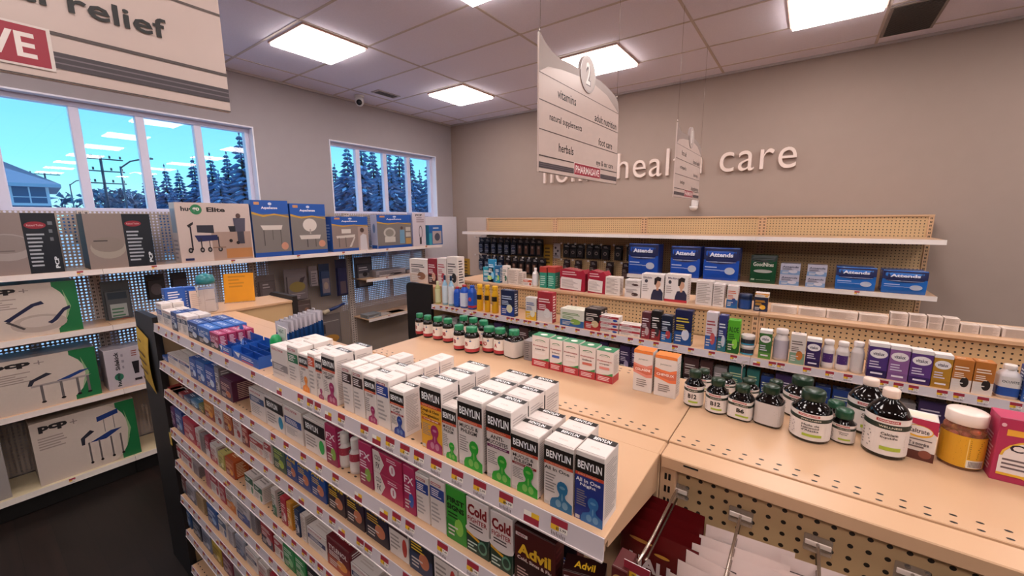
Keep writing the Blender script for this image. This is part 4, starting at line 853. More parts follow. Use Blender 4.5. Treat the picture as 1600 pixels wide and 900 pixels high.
h3 = hook(1278, 846, 'metal peg hook holding the second bunch of white packets')
h4 = hook(1424, 892, 'empty metal peg hook nearest the right edge')
def pillow(w, h, b, c, m='foil', top=.012, fa=()):
    mb = MB(); n, k = 8, 10; v = []
    for j in range(k+1):
        for i in range(n+1):
            x = -1+2*i/n; q = j/k; t = (1-x**4)*math.sin(PI*min(1, max(0, q)))**.6 if 0 < j < k else 0
            v.append((x*w/2, -b*t, -h+h*q))
    nn = len(v); v2 = [(x, -y, z) for x, y, z in v]
    F = [(j*(n+1)+i, j*(n+1)+i+1, (j+1)*(n+1)+i+1, (j+1)*(n+1)+i) for j in range(k) for i in range(n)]
    mb.add(v, F, c, m, True); mb.add(v2, [tuple(reversed(f)) for f in F], c, m, True)
    art(mb, lambda u, vv, e: (-w/2+u, -b*1.0-e-.0012+ (abs(u/w-.5)*2)**4*b*.7, -h+vv), w, h, fa, seg=8)
    return mb.mesh('bag')
hb = pillow(.15, .2, .010, '5c1214', fa=[('t', 'HALLS', .52, .66, .74, .15, 'e4d4d4', 2), ('e', .3, .90, .16, .02, 'b87838'), ('e', .58, .82, .1, .018, 'c89038'), ('r', .05, .06, .95, .12, '7c1418')])
for k in range(6):
    put(hb, 'lozenge_bag', h1.x-.012+.002*k, h1.y-.03-.022*k, h1.z-.022-.0*k, 'on the first peg hook', 'dark red lozenge bag', 'bag', rz=R.uniform(-.06, .06), pos=k)
pk = pillow(.15, .19, .006, 'e4cfc8', 'paper', fa=[('L', .1, .72, .7, .9, 2, '5c4c4a'), ('L', .1, .2, .8, .5, 5, 'b8a4a0'), ('p', [(.78, .75), (.95, .72), (.95, .82), (.8, .85)], 'a89890')])
for hi, hp in (('second', h2), ('third', h3)):
    for k in range(6): put(pk, 'mask_packet', hp.x+.02-.006*k, hp.y-.05-.034*k, hp.z-.012-.004*(k % 2), 'on the %s peg hook' % hi, 'white paper packet', 'packet', rz=R.uniform(-.2, .15), pos=k)

# ================================================================ rear deck of the near gondola: vitamins
RD = "on near gondola's rear deck"
BV = lambda t, sub=None: [('r', 0, 0, 1, 1, 'e6dcd2'), ('r', 0, 0, 1, .24, 'b0363c'), ('p', [(.3, .24), (.7, .24), (.7, .42), (.5, .28)], '3c8a4c'), ('e', .5, .9, .12, .08, '5a7a50'), ('t', t, .5, .58, .055*len(t)+.03, .3, 'a01c24', 2), ('e', .6, .8, .025, .05, '2c4c8c'), ('L', .72, .1, .98, .9, 7, 'a89c94'), ('L', .02, .1, .25, .9, 7, 'a89c94')]
bsz = [(657, 524, 'B', 488, 12), (669.5, 528, 'B', 491, 13), (685.5, 532, 'B', 493.5, 15), (701, 536, 'BB', 496, 15), (718.5, 548, 'B', 506, 16), (738, 553, 'B', 509, 20), (765, 552, 'AD', 508.5, 19), (782, 556, 'A', 511, 18)]
for i, (px, py, tx, ty, wpx) in enumerate(bsz):
    r, x, y, h = stand(px, py, wpx*1.18, ty+1)
    bt = bottle(r, h, label=BV(tx), capr=.78, caph=.2, shoulder=.80, lab=(.07, .60), key='bv'+tx)
    putb(bt, 'vitamin_bottle', x, y, ZT, RD, 'amber vitamin bottle, green cap, red letter %s' % tx, rz=-.1)
p = onz(803, 562, ZT); bt = bottle(.0315, .105, label=[('r', 0, 0, 1, 1, 'd0c6be'), ('L', .3, .1, .7, .9, 8, 'a39a92')], capr=.64, caph=.2, sq=5, lab=(.05, .62), key='sqb')
putb(bt, 'vitamin_bottle', proj_x(803, p.y+.032, ZT), p.y+.034, ZT, RD, 'square amber bottle showing its grey back label', rz=-.2)
for px, py in ((718, 532), (733, 536), (749, 541)):
    p = onz(px, py, ZT); bt = bottle(.0235, .105, label=BV('B'), capr=.78, caph=.2, shoulder=.80, lab=(.07, .60), key='bvB')
    putb(bt, 'vitamin_bottle', p.x, p.y+.03, ZT, RD, 'green capped vitamin bottle standing in second row', rz=-.2)
p = onz(822, 566, ZT); put(carton(.035, .075, .05, '8c8484', [('L', .1, .1, .9, .9, 8, '5c5658')]), 'supplement_carton', proj_x(822, p.y+.01, ZT), p.y+.02, ZT, RD, 'grey carton tucked between bottle and white cartons', 'box')
p1, p2 = onz(831, 571, ZT), onz(957, 600, ZT)
def lineup(items, p1, p2, d, row, nm, kp=None):
    """cartons on a line from p1 to p2, fronts looking to -y"""
    for a_, b_, tx, ty, st, ds in items:
        y = p1.y; x0, x1 = proj_x(a_, y, ZT), proj_x(b_, y, ZT); hh = ony(tx, ty, y).z-ZT; put(carton(x1-x0-.001, hh, d, *style(*st)), nm, (x0+x1)/2, y, ZT, row, ds, 'box')
yy = (p1.y+p2.y)/2
lineup([(831, 857.5, 831, 523, ('prob', 'Adultes 55+', 'e4dcd8'), 'white probiotic carton with green lid, adults label'), (858.5, 878, 858, 529, ('prob', 'En Bonne', '3c5ca8'), 'white probiotic carton with blue bar'), (879, 903.5, 879, 533, ('prob', 'pour femmes', 'e4dcd8'), 'white probiotic carton, plain front'), (904.5, 929.5, 904, 539, ('prob', 'EnBlack', 'c86a5c'), 'white probiotic carton with yellow square'), (930.5, 957, 930, 546, ('prob', 'croquer', 'e09088'), 'white probiotic carton with strawberry picture')], Vector((0, yy, 0)), None, .05, RD, 'supplement_carton')
p = onz(1003, 615, ZT); lineup([(988, 1017.5, 988, 545, ('wave', 'COLLAGENE', 'e08a7a'), 'white and coral supplement carton'), (1020.5, 1055, 1020, 553, ('wave', 'CHEVEUX', 'e8784a'), 'white and orange supplement carton')], Vector((0, onz(1020, 616, ZT).y, 0)), None, .045, RD, 'supplement_carton')
def WB(lines, big=None, tint='a8b83c', back=False):
    A = [('r', 0, 0, 1, 1, 'e2d8d2')]
    if back: return [('r', 0, 0, 1, 1, 'c9c0bc'), ('L', .32, .05, .68, .95, 12, '8d8482')]
    A += [('r', 0, .70, 1, .84, '1c2a20'), ('r', .42, .885, .6, .96, 'b04040'), ('t', 'PHARMASAVE', .51, .922, .15, .035, 'f0e4e0', 1), ('t', 'WELLNESS', .53, .77, .17, .05, 'dcd4c4', 1), ('r', .47, .14, .63, .24, tint), ('L', .3, .1, .40, .6, 6, '9a908c')]
    if big: A.append(('t', big, .53, .48, .045*len(big)+.01, .24, '141010', 2))
    for i, l in enumerate(lines): A.append(('t', l, .53, .58-.1*i, .015*len(l)+.02, .075, '1c1614', 1))
    A += [('L', .66, .1, .95, .66, 8, 'a8a09c')]
    return A
def wb(px, py, wpx, tpy, label, row_desc, cap='16301f', capr=.62, caph=.2, sq=1.0, rz=-.15, key=None, shoulder=.70, lab=(.06, .60)):
    r, x, y, h = stand(px, py, wpx, tpy+3)
    bt = bottle(r, h, body='0e0706', cap=cap, label=label, capr=capr, caph=caph, sq=sq, key=key, shoulder=shoulder, lab=lab)
    putb(bt, 'supplement_bottle', x, y, ZT, RD, row_desc, rz=rz)
wb(1082.5, 637, 31, 574, WB([], 'B12'), 'dark bottle labelled B12, left one', key='w1')
wb(1118, 648, 36, 587, WB([], 'B12'), 'dark bottle labelled B12, right one', key='w2')
wb(1156, 658, 39, 597, WB([], 'B6'), 'dark square shouldered bottle labelled B6', key='w3', sq=4)
wb(1199, 668, 44, 597, WB([], None, back=True), 'dark bottle showing its back label', key='w4', sq=4)
wb(1098, 612, 28, 573, WB([], 'B12'), 'dark bottle in second row behind the B12 bottles', key='w5')
wb(1133, 619, 30, 580, WB([], 'B12'), 'dark bottle peeking between B12 and B6 bottles', key='w6')
wb(1167, 628, 34, 588, WB([], 'B6'), 'dark bottle in second row behind B6', key='w7')
wb(1209, 636, 36, 590, WB([], None, back=True), 'dark bottle behind the back turned bottle', key='w8')
wb(1262, 692, 66, 603, WB(['Huile de', 'Leinwood', "d'Alaska"]), 'wide dark jar bottle labelled Huile', capr=.60, caph=.2, key='w9', rz=-.2)
wb(1247, 655, 58, 584, WB(['Huile de', 'Leinwood', "d'Alaska"]), 'wide dark bottle behind the Huile bottle', capr=.60, caph=.2, key='w10', rz=-.2)
wb(1313, 694, 41, 634, WB(['Glucosa', 'Forte']), 'small dark bottle between two large ones', cap='1c4c34', capr=.74, caph=.26, key='w11')
wb(1302, 668, 38, 622, WB(['Glucosa', 'Forte']), 'small dark green capped bottle further back', cap='1c4c34', capr=.74, caph=.26, key='w12')
wb(1377, 716, 73, 600, WB(['Calcium', 'liquide']), 'large black liquid bottle with white cap', cap='e8cfc0', capr=.40, caph=.13, key='w13', rz=-.15, shoulder=.68, lab=(.06, .62))
wb(1349, 680, 66, 585, WB(['Calcium', 'liquide']), 'large black bottle with white cap, behind', cap='e8cfc0', capr=.40, caph=.13, key='w14', rz=-.15, shoulder=.68, lab=(.06, .62))
p = onz(1409, 712, ZT); y = p.y+.0; x0, x1 = proj_x(1407, y, ZT), proj_x(1457, y, ZT); hh = ony(1415, 650, y).z-ZT
CAL = lambda t: [('r', 0, 0, 1, .22, '5c2c24'), ('e', .72, .16, .2, .1, '8a4c3c'), ('p', [(0, 1), (1, 1), (1, .66), (.6, .82), (0, .9)], 'b82a50'), ('e', .42, .70, .46, .15, 'e8b030'), ('e', .42, .715, .43, .12, 'f0e6e0'), ('t', 'Caltrate', .42, .71, .68, .11, '2a1c24', 1), ('t', t, .45, .40, .7, .08, '2a1c24', 1), ('L', .06, .28, .8, .36, 1, '6a5c5c'), ('L', .06, .47, .9, .53, 1, '6a5c5c')]
put(carton(x1-x0, hh, .05, 'e6dcd6', CAL('VT a mordre'), [('r', .1, .2, .9, .8, 'e8dcc8')], [('L', .1, .1, .9, .9, 9, 'a39a92')]), 'supplement_carton', (x0+x1)/2, y, ZT, RD, 'low calcium carton with chocolate picture', 'box', rz=-.12)
# yellow jar with white lid
r, x, y, h = stand(1495, 733, 75, 637)
t = link(None, 'gummy_jar', None, (x, y, ZT+H), -.25)
a = MB(); a.lathe([(r*.93, 0), (r, .006), (r, h*.62), (r*.96, h*.7), (r*.84, h*.78), (r*.84, h*.80)], 'c88c6c', 'clear', 28); a.build('body', t)
a = MB(); a.lathe([(r*.91, h*.79), (r*.93, h*.8), (r*.93, h*.985), (r*.88, h), (r*.3, h)], 'ecd8cc', 'plastic', 32); a.build('lid', t)
a = MB(); R_ = r*1.01; art(a, lambda u, v, e: ((R_+e)*math.sin((u-PI*R_)/R_), -(R_+e)*math.cos((u-PI*R_)/R_), h*.06+v), 2*PI*R_*.98, h*.56, [('r', 0, 0, 1, 1, 'dca024'), ('L', .36, .1, .55, .92, 14, '8c6820'), ('r', .555, .05, .56, .95, 'f0d080'), ('L', .57, .3, .68, .92, 10, '8c6820'), ('r', .56, .02, .70, .27, 'e8dcd0')]+[('r', .575+.009*i, .05, .579+.009*i, .24, '3a3230') for i in range(12)], seg=48); a.build('label_band', t)
a = MB(); rr = random.Random(3)
for i in range(90):
    q = rr.uniform(0, 2*PI); rd = r*.8*math.sqrt(rr.random()); cz = .012+rr.random()*h*.62; cc = rr.choice(['b85430', 'c87c34', 'a84038']); s_ = .0075
    a.lathe([(s_*.2, cz-s_), (s_, cz-s_*.4), (s_, cz+s_*.4), (s_*.2, cz+s_)], cc, 'plastic', 7, cx=rd*math.cos(q), cy=rd*math.sin(q))
o = a.build('gummies', t); o['kind'] = 'stuff'
reg(t, RD, x, 'clear jar, yellow label and wide white lid', 'jar')
p = onz(1541, 746, ZT); x0 = p.x+.003; hh = ony(1541, 648, p.y).z-ZT; w = .115
put(carton(w, hh, .055, 'b02c54', [('p', [(.10, .84), (.62, .84), (.5, .76), (.10, .74)], 'e8a838'), ('e', .56, .40, .5, .33, 'e8b840'), ('e', .56, .40, .47, .30, 'e8dcd8'), ('r', .06, .14, .96, .42, 'e8dcd8'), ('t', 'Caltrate', .56, .56, .8, .12, '2a1c2c', 1), ('L', .1, .2, .9, .4, 3, '6c5c60'), ('r', .06, .11, .5, .15, 'e8b030'), ('e', .05, .9, .03, .03, 'e0b0b8')], [('r', 0, 0, 1, 1, 'b8345c')], [('L', .1, .1, .9, .7, 10, 'd8b0bc')]), 'supplement_carton', x0+w/2, p.y, ZT, RD, 'large pink calcium carton at the right edge', 'box')

# ================================================================ middle gondola goods
def bottles_row(items, y, z, row):
    for it in items:
        a_, b_, ty, body, cap, lab, ds = it[:7]; o = it[7] if len(it) > 7 else {}
        xa = proj_x(a_, y, z); w = (proj_x(b_, y, z)-xa); r = min(w/2*1.02*math.cos(math.atan2(abs(xa), y)), .036); hh = ony((a_+b_)/2, ty, y).z-z
        bt = bottle(r, hh, body=body, cap=cap, label=lab, mbody=o.get('m', 'plastic'), capr=o.get('capr', .55), caph=o.get('caph', .16), sq=o.get('sq', 1.0), shoulder=o.get('sh', .74), lab=o.get('lab', (.08, .66)))
        putb(bt, o.get('n', 'pill_bottle'), proj_x((a_+b_)/2, y+r, z), y+r+.004, z, row, ds)
ROW = "on the middle gondola's rail shelf"; z = Z2; Y = Y2+.022
LB = lambda c, t='', tc='f0ece8': [('r', 0, 0, 1, 1, c)]+([('t', t, .5, .6, .2, .2, tc, 1)] if t else [])+[('L', .38, .08, .62, .4, 3, tc), ('L', .7, .1, .95, .9, 6, tc)]
bottles_row([
 (680, 688.5, 440, 'b8b878', 'c8c8a0', LB('d8d8a8', '', '6c6c40'), 'pale yellow mouthwash bottle', {'m': 'plastic', 'capr': .5}),
 (691, 700, 431, '8cb4cc', '18304c', LB('d0dce4', '', '3c5c80'), 'light blue mouthwash bottle, navy cap', {'capr': .4, 'sh': .68}),
 (700.5, 710, 432, '8cb4cc', '18304c', LB('e0e4e8', '', '3c5c80'), 'light blue bottle with white label', {'capr': .4, 'sh': .68}),
 (710, 720, 449, '1c50b4', 'b02c38', LB('1f58bc', '', 'd8e0f0'), 'royal blue bottle, low', {'capr': .6, 'sq': 4, 'caph': .1}),
 (720, 732, 446, '1c50b4', 'b02c38', LB('d8dce8', '', '1c3c8c'), 'royal blue bottle with white shield', {'capr': .6, 'sq': 4, 'caph': .1}),
 (732, 744, 447, '1c50b4', '1c50b4', [('r', 0, 0, 1, 1, '1f58bc'), ('r', 0, 0, 1, .15, 'b02c38'), ('e', .5, .6, .08, .15, 'c85050')], 'royal blue bottle with red base', {'capr': .6, 'sq': 4, 'caph': .1}),
 (745, 755, 445, 'e0a81c', 'e8b020', [('r', 0, 0, 1, 1, 'e0a81c'), ('r', .3, .62, .7, .92, '241c14'), ('p', [(.3, 0), (.7, 0), (.7, .5)], '241c14'), ('L', .35, .2, .6, .6, 3, 'f0e8c8')], 'yellow antiseptic bottle with black label', {'capr': .8}),
 (757, 766, 446, 'e0a81c', 'e8b020', [('r', 0, 0, 1, 1, 'e0a81c'), ('r', .3, .62, .7, .92, '241c14'), ('p', [(.3, 0), (.7, 0), (.7, .5)], '1c3c20'), ('e', .5, .5, .08, .1, 'c84830')], 'yellow antiseptic bottle with green corner', {'capr': .8}),
 (768, 779, 448, 'e0a81c', 'e8b020', [('r', 0, 0, 1, 1, 'e0a81c'), ('r', .3, .62, .7, .92, '241c14'), ('p', [(.3, 0), (.7, 0), (.7, .5)], '24301c'), ('e', .5, .5, .08, .1, '8c5c9c')], 'yellow antiseptic bottle with purple dot', {'capr': .8}),
 (1206, 1230, 515.5, 'd8ccc8', 'dcd0cc', LB('c0b4bc', '', '6c6070'), 'greyish white vitamin bottle', {'capr': .8}),
 (1281, 1301, 532, 'e0d4d0', 'e4d8d4', [('r', 0, 0, 1, 1, 'e0d4d0'), ('r', .35, .25, .65, .8, '4c2c6c'), ('L', .4, .35, .6, .7, 3, 'e0d8e8')], 'white bottle with purple label', {'capr': .8}),
 (1303, 1324, 535, 'e0d4d0', 'e4d8d4', [('r', 0, 0, 1, 1, 'e0d4d0'), ('r', .35, .25, .65, .8, '4c2c6c'), ('L', .4, .35, .6, .7, 3, 'e0d8e8')], 'white bottle with purple label', {'capr': .8}),
 (1326, 1347, 535, 'dcd0cc', 'e0d4d0', LB('d4c8c4', '', '8c8084'), 'white bottle with grey print', {'capr': .8}),
 (1551, 1589, 571, 'd0c8c8', 'e0d4cc', [('r', 0, 0, 1, 1, 'dcd4d0'), ('r', 0, 0, 1, .45, '28509c'), ('t', 'OCUVITE', .5, .75, .22, .13, '24302c', 1)], 'white and blue flat eye vitamin bottle', {'capr': .6, 'sq': 4}),
], Y, z, ROW)
boxrow([
 (782.5, 803.5, 452.5, ('two', '182448', '1c3c8c', 'e0d8b0', 'Fix', 'c8d4e8'), 'navy denture carton'),
 (821, 838, 464, ('two', 'dcd4cc', 'e0b02c', 'e8e0c8', 'Poli', '2c4c8c'), 'white carton with yellow base'),
 (839.5, 863, 455, ('two', 'a82c38', 'd8ccc8', 'e0d8d4', 'Rx', 'f0dcd8'), 'large red and white carton'),
 (875, 912, 481, ('two', 'dcd8c8', '2c5c94', '8cac4c', 'Efferdent', '5c8c34'), 'flat green and white carton', 1),
 (913, 938, 481, ('two', '1c1414', 'a83034', 'c8b088', 'Fixodent', 'e8dcd0'), 'black and red carton', 1),
 (1001, 1015, 487, ('two', '5c2c34', '8c2c38', 'c0a8a8', 'DR', 'e8dce0'), 'narrow dusky red carton'),
 (1016, 1031, 485, ('two', '141012', '8c2c30', '3c3438', 'POL', 'e8e0dc'), 'black dental carton'),
 (1031.5, 1049, 492, ('two', '101c34', '1c5c9c', 'b03c40', 'CREST', 'd8e0ec'), 'black and blue toothpaste carton'),
 (1052, 1079, 483, ('two', '141c48', '1c4c8c', 'd0d0e0', 'Whit', 'd8c048'), 'tall navy toothbrush carton'),
 (1100, 1118, 487, ('two', 'd8ccd0', '2c5ca4', 'c85c5c', 'Sens', 'a83c44'), 'tall white and pink carton'),
 (1119.5, 1133, 492, ('two', '2c3470', '2c6c78', 'c8ccd8', 'NV', 'e0e4ec'), 'narrow navy and white tube box'),
 (1134, 1153, 499, ('two', '58b02c', '1f5c28', '8cd048', 'ALOE', '1c4c1c'), 'bright green gel carton'),
 (1183.5, 1203, 515, ('oval', '3c6c34', '5c8c3c', 'vitalux'), 'green vitamin carton with oval badge'),
 (1231.5, 1255.5, 521, ('two', 'd8ccc4', '7c9c84', 'c87838', 'Vision', '6c5c58'), 'white vitamin carton with orange line'),
 (1256.5, 1280, 528, ('oval', '342458', '241848', 'vitalux'), 'dark purple vitamin carton'),
 (1352, 1384, 534, ('oval', '4a3074', '281c50', 'vitalux'), 'purple vitamin carton with oval badge'),
 (1384.5, 1416.5, 539, ('oval', '8c5c94', '7c5488', 'vitalux'), 'mauve vitamin carton with oval badge'),
 (1417.5, 1452, 545, ('oval', '5c387c', '38205c', 'vitalux'), 'violet vitamin carton with green strip'),
 (1452.5, 1482.5, 552, ('oval', 'b8842c', 'a87828', 'vitalux'), 'golden vitamin carton with oval badge'),
 (1483, 1515, 559, ('two', 'b87030', 'd8ccc4', '2c2424', 'Areds', 'f0dcc8'), 'orange and white vitamin carton'),
 (1516, 1549, 563, ('two', 'b87030', 'd8ccc4', '2c2424', 'Areds', 'f0dcc8'), 'orange and white vitamin carton'),
 (1594, 1625, 572, ('two', '2c3c7c', '2c5ca4', 'd0d8e8', 'Eye', 'e8ecf4'), 'blue carton cut by the right edge'),
], Y, z, ROW, d=.055)
def stack(a_, b_, tops, y, z, row, st, ds, nm='medicine_carton', d=.07, cat='box', kk=None):
    x0, x1 = proj_x(a_, y, z), proj_x(b_, y, z); zz = z; n = len(tops)
    for k, h in enumerate(tops):
        me = carton(x1-x0-.002, h, d, *style(*st[k % len(st)])); put(me, nm, (x0+x1)/2+R.uniform(-.002, .002), y, zz, row, ds+(', %s of stack' % (['bottom', 'middle', 'top'][k if n == 3 else (0 if k == 0 else 2)]) if n > 1 else ''), cat, pos=(x0+x1)/2); zz += h+.0005
stack(936, 966, [.036, .036, .04], Y, z, ROW, [('wide', 'a82c38', '2c4c9c', 'COREGA')], 'red and white denture carton')
stack(967, 1000, [.038, .038], Y, z, ROW, [('wide', 'a82c38', 'c8b8b0', 'SENSO')], 'flat red and white carton')
stack(876, 893, [.055], Y+.09, z, ROW, [('panel', '1c4c7c', .7)], 'small white and blue box set back', d=.05)
for k in (0, 1):
    x0, x1 = proj_x(1152, Y+.03, z), proj_x(1181, Y+.03, z); r = .034; mb = MB(); mb.lathe([(r*.95, 0), (r, .004), (r, .034), (r*1.04, .036), (r*1.04, .052), (r*.98, .054)], 'd8ccc8', 'plastic', 24)
    art(mb, lambda u, v, e: ((r*1.005+e)*math.sin((u-PI*r)/r), -(r*1.005+e)*math.cos((u-PI*r)/r), .004+v), 2*PI*r*.98, .03, [('r', .3, 0, .7, 1, '30303c'), ('r', .3, 0, .7, .25, '3c9cc0'), ('L', .36, .4, .5, .9, 2, 'e0c0b8')], seg=30)
    put(mb.mesh('tub'), 'cream_tub', (x0+x1)/2, Y+r+.004, z+k*.055, ROW, ['lower', 'upper'][k]+' of two stacked white cream tubs', 'tub', pos=(x0+x1)/2)
# top deck
ROW = "on the middle gondola's top"; z = Z2T; Y = Y2P+.03
boxrow([
 (755, 771, 417, ('two', '2c94a8', '2480a0', 'a8d850', 'TRI', 'f0f4f4'), 'teal and green carton', 0, .06),
 (763, 773.5, 405, ('two', '2484b4', '1c6c9c', '8cc8e0', 'T', 'f0f4f4'), 'tall sky blue carton', 0, .03),
 (773.8, 781, 415, ('two', '1c5c8c', '2c94a8', 'a8c850', 'T', 'f0f4f4'), 'small teal carton', 0, .05),
 (785, 793, 415, ('two', 'dcd0c8', 'c8bcb4', '2c5c48', 'N', '2c5c48'), 'slim white carton', 0, .05),
 (794, 810, 420, ('text', 'd8c8bc', '9c8c80'), 'cream carton showing fine print', 0, .06),
 (810.5, 817.5, 425, ('text', 'd8c8bc', '9c8c80'), 'narrow cream carton', 0, .05),
 (817.8, 831, 436, ('wide', 'c85c3c', 'a83c2c', 'Pol'), 'low orange and white carton', 0, .05),
 (843, 854, 417, ('capped',), 'teal pack with red cap band', 1, .06),
 (855.5, 867, 417, ('capped',), 'teal pack with red cap band', 1, .06),
 (945, 968, 432, ('text', 'dccfc8', '9c8c84'), 'white carton with orange side', 0, .07),
 (1001, 1036, 427, ('text', 'dcd2ce', 'b0a4a0'), 'white brace box with portrait', 0, .09, 'brace_box'),
 (1037.5, 1073, 428, ('text', 'dcd2ce', 'b0a4a0'), 'white brace box with red base', 0, .09, 'brace_box'),
 (1086, 1111.5, 438, ('text', 'd8ccc8', 'a0948c'), 'white carton back with fine print', 0, .07),
 (1112.5, 1130, 443, ('text', 'dcd0cc', '908480'), 'white carton with dense print', 0, .07),
 (1134, 1151.5, 446, ('two', 'd8ccc8', '1c5c94', '2c4c8c', 'Nix', 'c85c34'), 'orange, white and blue carton', 0, .06),
], Y, z, ROW, d=.06)
bottles_row([(831.5, 841, 419, 'e0d8d4', 'e4dcd8', LB('dcd8dc', '', '2c5c9c'), 'small white bottle', {'capr': .5})], Y, z, ROW)
# portraits (plain figures) on the brace boxes, print on the front face
for a_, b_, ty, w2 in ((1001, 1036, 427, 0), (1037.5, 1073, 428, 1)):
    for o in C.objects:
        if o.name.startswith('brace_box') and abs(o.location.x-(proj_x(a_, Y, z)+proj_x(b_, Y, z))/2) < .01:
            w = o.dimensions.x if o.dimensions.x > 0 else .09; w = proj_x(b_, Y, z)-proj_x(a_, Y, z)-.0015; hh = ony(a_, ty, Y).z-z
            A = [('r', .02, .02, .98, .98, 'e0d6d2'), ('p', [(.45, 0), (.98, 0), (.98, .3), (.86, .45), (.55, .40), (.47, .2)], '2a2a44'), ('r', .68, .38, .78, .56, 'c89a80'), ('e', .74, .63, .12, .14, 'c89a80'), ('p', [(.58, .6), (.58, .84), (.72, .92), (.88, .88), (.86, .74), (.72, .76), (.66, .6)], '241818'), ('t', 'OrthoActive' if not w2 else 'Medipur', .27 if not w2 else .38, .86, .4 if not w2 else .5, .09, '4a3a54', 1), ('L', .06, .3, .4, .6, 4, 'a89a96'), ('e', .22, .72, .07, .07, '3a3a44')]
            if w2: A.append(('r', 0, 0, 1, .09, 'b02c38'))
            mb = MB(); art(mb, flat(w, hh, -.0005), w, hh, A); mb.build('printed_front', o)
# red cap bands of the teal packs
# dark-red bags with white labels
def redbag(a_, b_, ty, ds):
    x0, x1 = proj_x(a_, Y, z), proj_x(b_, Y, z); w = x1-x0; hh = ony(a_, ty, Y).z-z
    mb = MB(); P = [(-w/2, 0), (w/2+.012, 0), (w/2+.014, hh*.8), (w/2-.004, hh*.98), (w/2-.03, hh*.92), (-w/2+.03, hh), (-w/2+.004, hh*.93), (-w/2-.003, hh*.8)]
    mb.prism(P, 0, .10, '9c2438', 'foil'); art(mb, flat(w, hh), w, hh, [('p', [(.02, .08), (.9, .04), (.93, .56), (.06, .62), (.02, .5)], 'dcd0cc'), ('L', .08, .12, .86, .52, 8, 'a09490'), ('L', .1, .7, .9, .9, 2, 'd8a8b0')]); put(mb.mesh('bag'), 'cotton_bag', (x0+x1)/2, Y, z, ROW, ds, 'bag')
redbag(875, 911, 419, 'large red soft bag with white label'); redbag(918, 943, 422, 'smaller red soft bag with white label')
stack(975.5, 1000, [.075, .05], Y, z, ROW, [('two', 'dcd2ce', 'd0c4c0', '4c3430', 'OBUS', '7c6c6c')], 'white support box', d=.08)
stack(1177, 1199, [.085, .025], Y, z, ROW, [('two', '181c38', '202848', 'e8b034', 'VO', 'e0a02c'), ('wide', 'd88c2c', 'e0a848', 'VL')], 'navy and orange carton', d=.06)
bottles_row([(1151, 1176, 460, '1c3460', '18284c', LB('1f4484', '', 'c8d4e4'), 'wide dark blue jar', {'capr': 1.0, 'caph': .35, 'n': 'cream_jar', 'sh': .95, 'lab': (.05, .6)})], Y, z, ROW)
for a_, b_, h in ((1203, 1244, 1), (1246, 1289, 1), (1290, 1339, 1), (1341, 1387, 1), (1390, 1418, 2), (1419, 1447, 2), (1449, 1472, 2), (1473, 1498, 2), (1500, 1530, 1), (1531, 1563, 1), (1565, 1630, 1)):
    stack(a_, b_, [.042]*h if h == 1 else [.032]*2, Y+.02, z, ROW, [('text', 'd8c6ba', 'a89484')], 'low flat white carton', d=.06)
    mb = MB(); x0, x1 = proj_x(a_, Y, z)+.002, proj_x(b_, Y, z)-.002
# lower shelves of the middle gondola, seen under the rail across the aisle
rr = random.Random(11)
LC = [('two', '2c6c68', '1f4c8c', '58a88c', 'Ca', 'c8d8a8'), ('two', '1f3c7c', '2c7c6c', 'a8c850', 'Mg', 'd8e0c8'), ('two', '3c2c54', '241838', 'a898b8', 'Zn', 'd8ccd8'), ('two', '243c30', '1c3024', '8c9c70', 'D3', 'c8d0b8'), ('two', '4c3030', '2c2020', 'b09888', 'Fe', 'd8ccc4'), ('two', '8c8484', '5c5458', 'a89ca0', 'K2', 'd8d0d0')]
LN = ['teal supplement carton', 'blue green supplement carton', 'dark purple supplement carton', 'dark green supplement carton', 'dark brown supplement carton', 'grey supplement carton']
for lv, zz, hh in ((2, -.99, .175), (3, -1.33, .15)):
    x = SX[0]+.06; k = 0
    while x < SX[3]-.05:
        w = rr.uniform(.055, .09); i = (rr.randrange(2) if .0 > x > -.3 else rr.randrange(2, 6)); i = rr.randrange(3) if -.1 < x < .35 and lv == 2 else i  # left stock takes the darker colours, standing in for shade under the rail
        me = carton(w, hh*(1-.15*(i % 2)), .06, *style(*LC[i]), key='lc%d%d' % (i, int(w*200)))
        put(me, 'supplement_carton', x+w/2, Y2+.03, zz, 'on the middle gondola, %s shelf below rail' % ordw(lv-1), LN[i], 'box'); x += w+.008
# small spiral hook on the rail
t = thing('rail_hook', 'small clear curled hook hanging from middle gondola price rail', 'hook', tuple(ony(1160, 572, Y2-.006)+Vector((0, 0, H)))); a = MB(); a.tube([(.02, 0, .03), (0, -.01, .028), (-.008, -.012, .012), (.004, -.012, 0), (.012, -.012, .01), (.002, -.012, .018), (.0, -.012, -.02), (.002, -.012, -.07)], .0028, 'b8aca4', 'plastic', 6); a.build('wire', t)

# boxes on the middle end cap
z = -.60; ROW = 'on the middle gondola end cap'
for a_, b_, ty, st, ds, bt_ in ((641, 669, 404, ('two', 'dcd0c8', 'd0b8a8', '8c6048', 'SitHot', '3c3434'), 'white heat pad box', 440), (669.5, 683, 404, ('two', '8c2430', '3c1c1c', 'c89880', 'HP', 'e8dcd8'), 'dark red box', 440), (684, 698, 403, ('two', 'd8ccc8', 'c8a8a0', 'a83844', 'Fit', 'a83844'), 'white and red box', 438), (699, 716, 401, ('two', 'dcd0c8', 'd0b8a8', '2c2424', 'SitHot', '3c3434'), 'white heat pad box', 436)):
    y = 2.62; x0, x1 = proj_x(a_, y, z), proj_x(b_, y, z); hh = ony(a_, ty, y).z-z
    put(carton(x1-x0-.003, hh, .09, *style(*st)), 'heat_pad_box', (x0+x1)/2, y, z, ROW, ds, 'box')

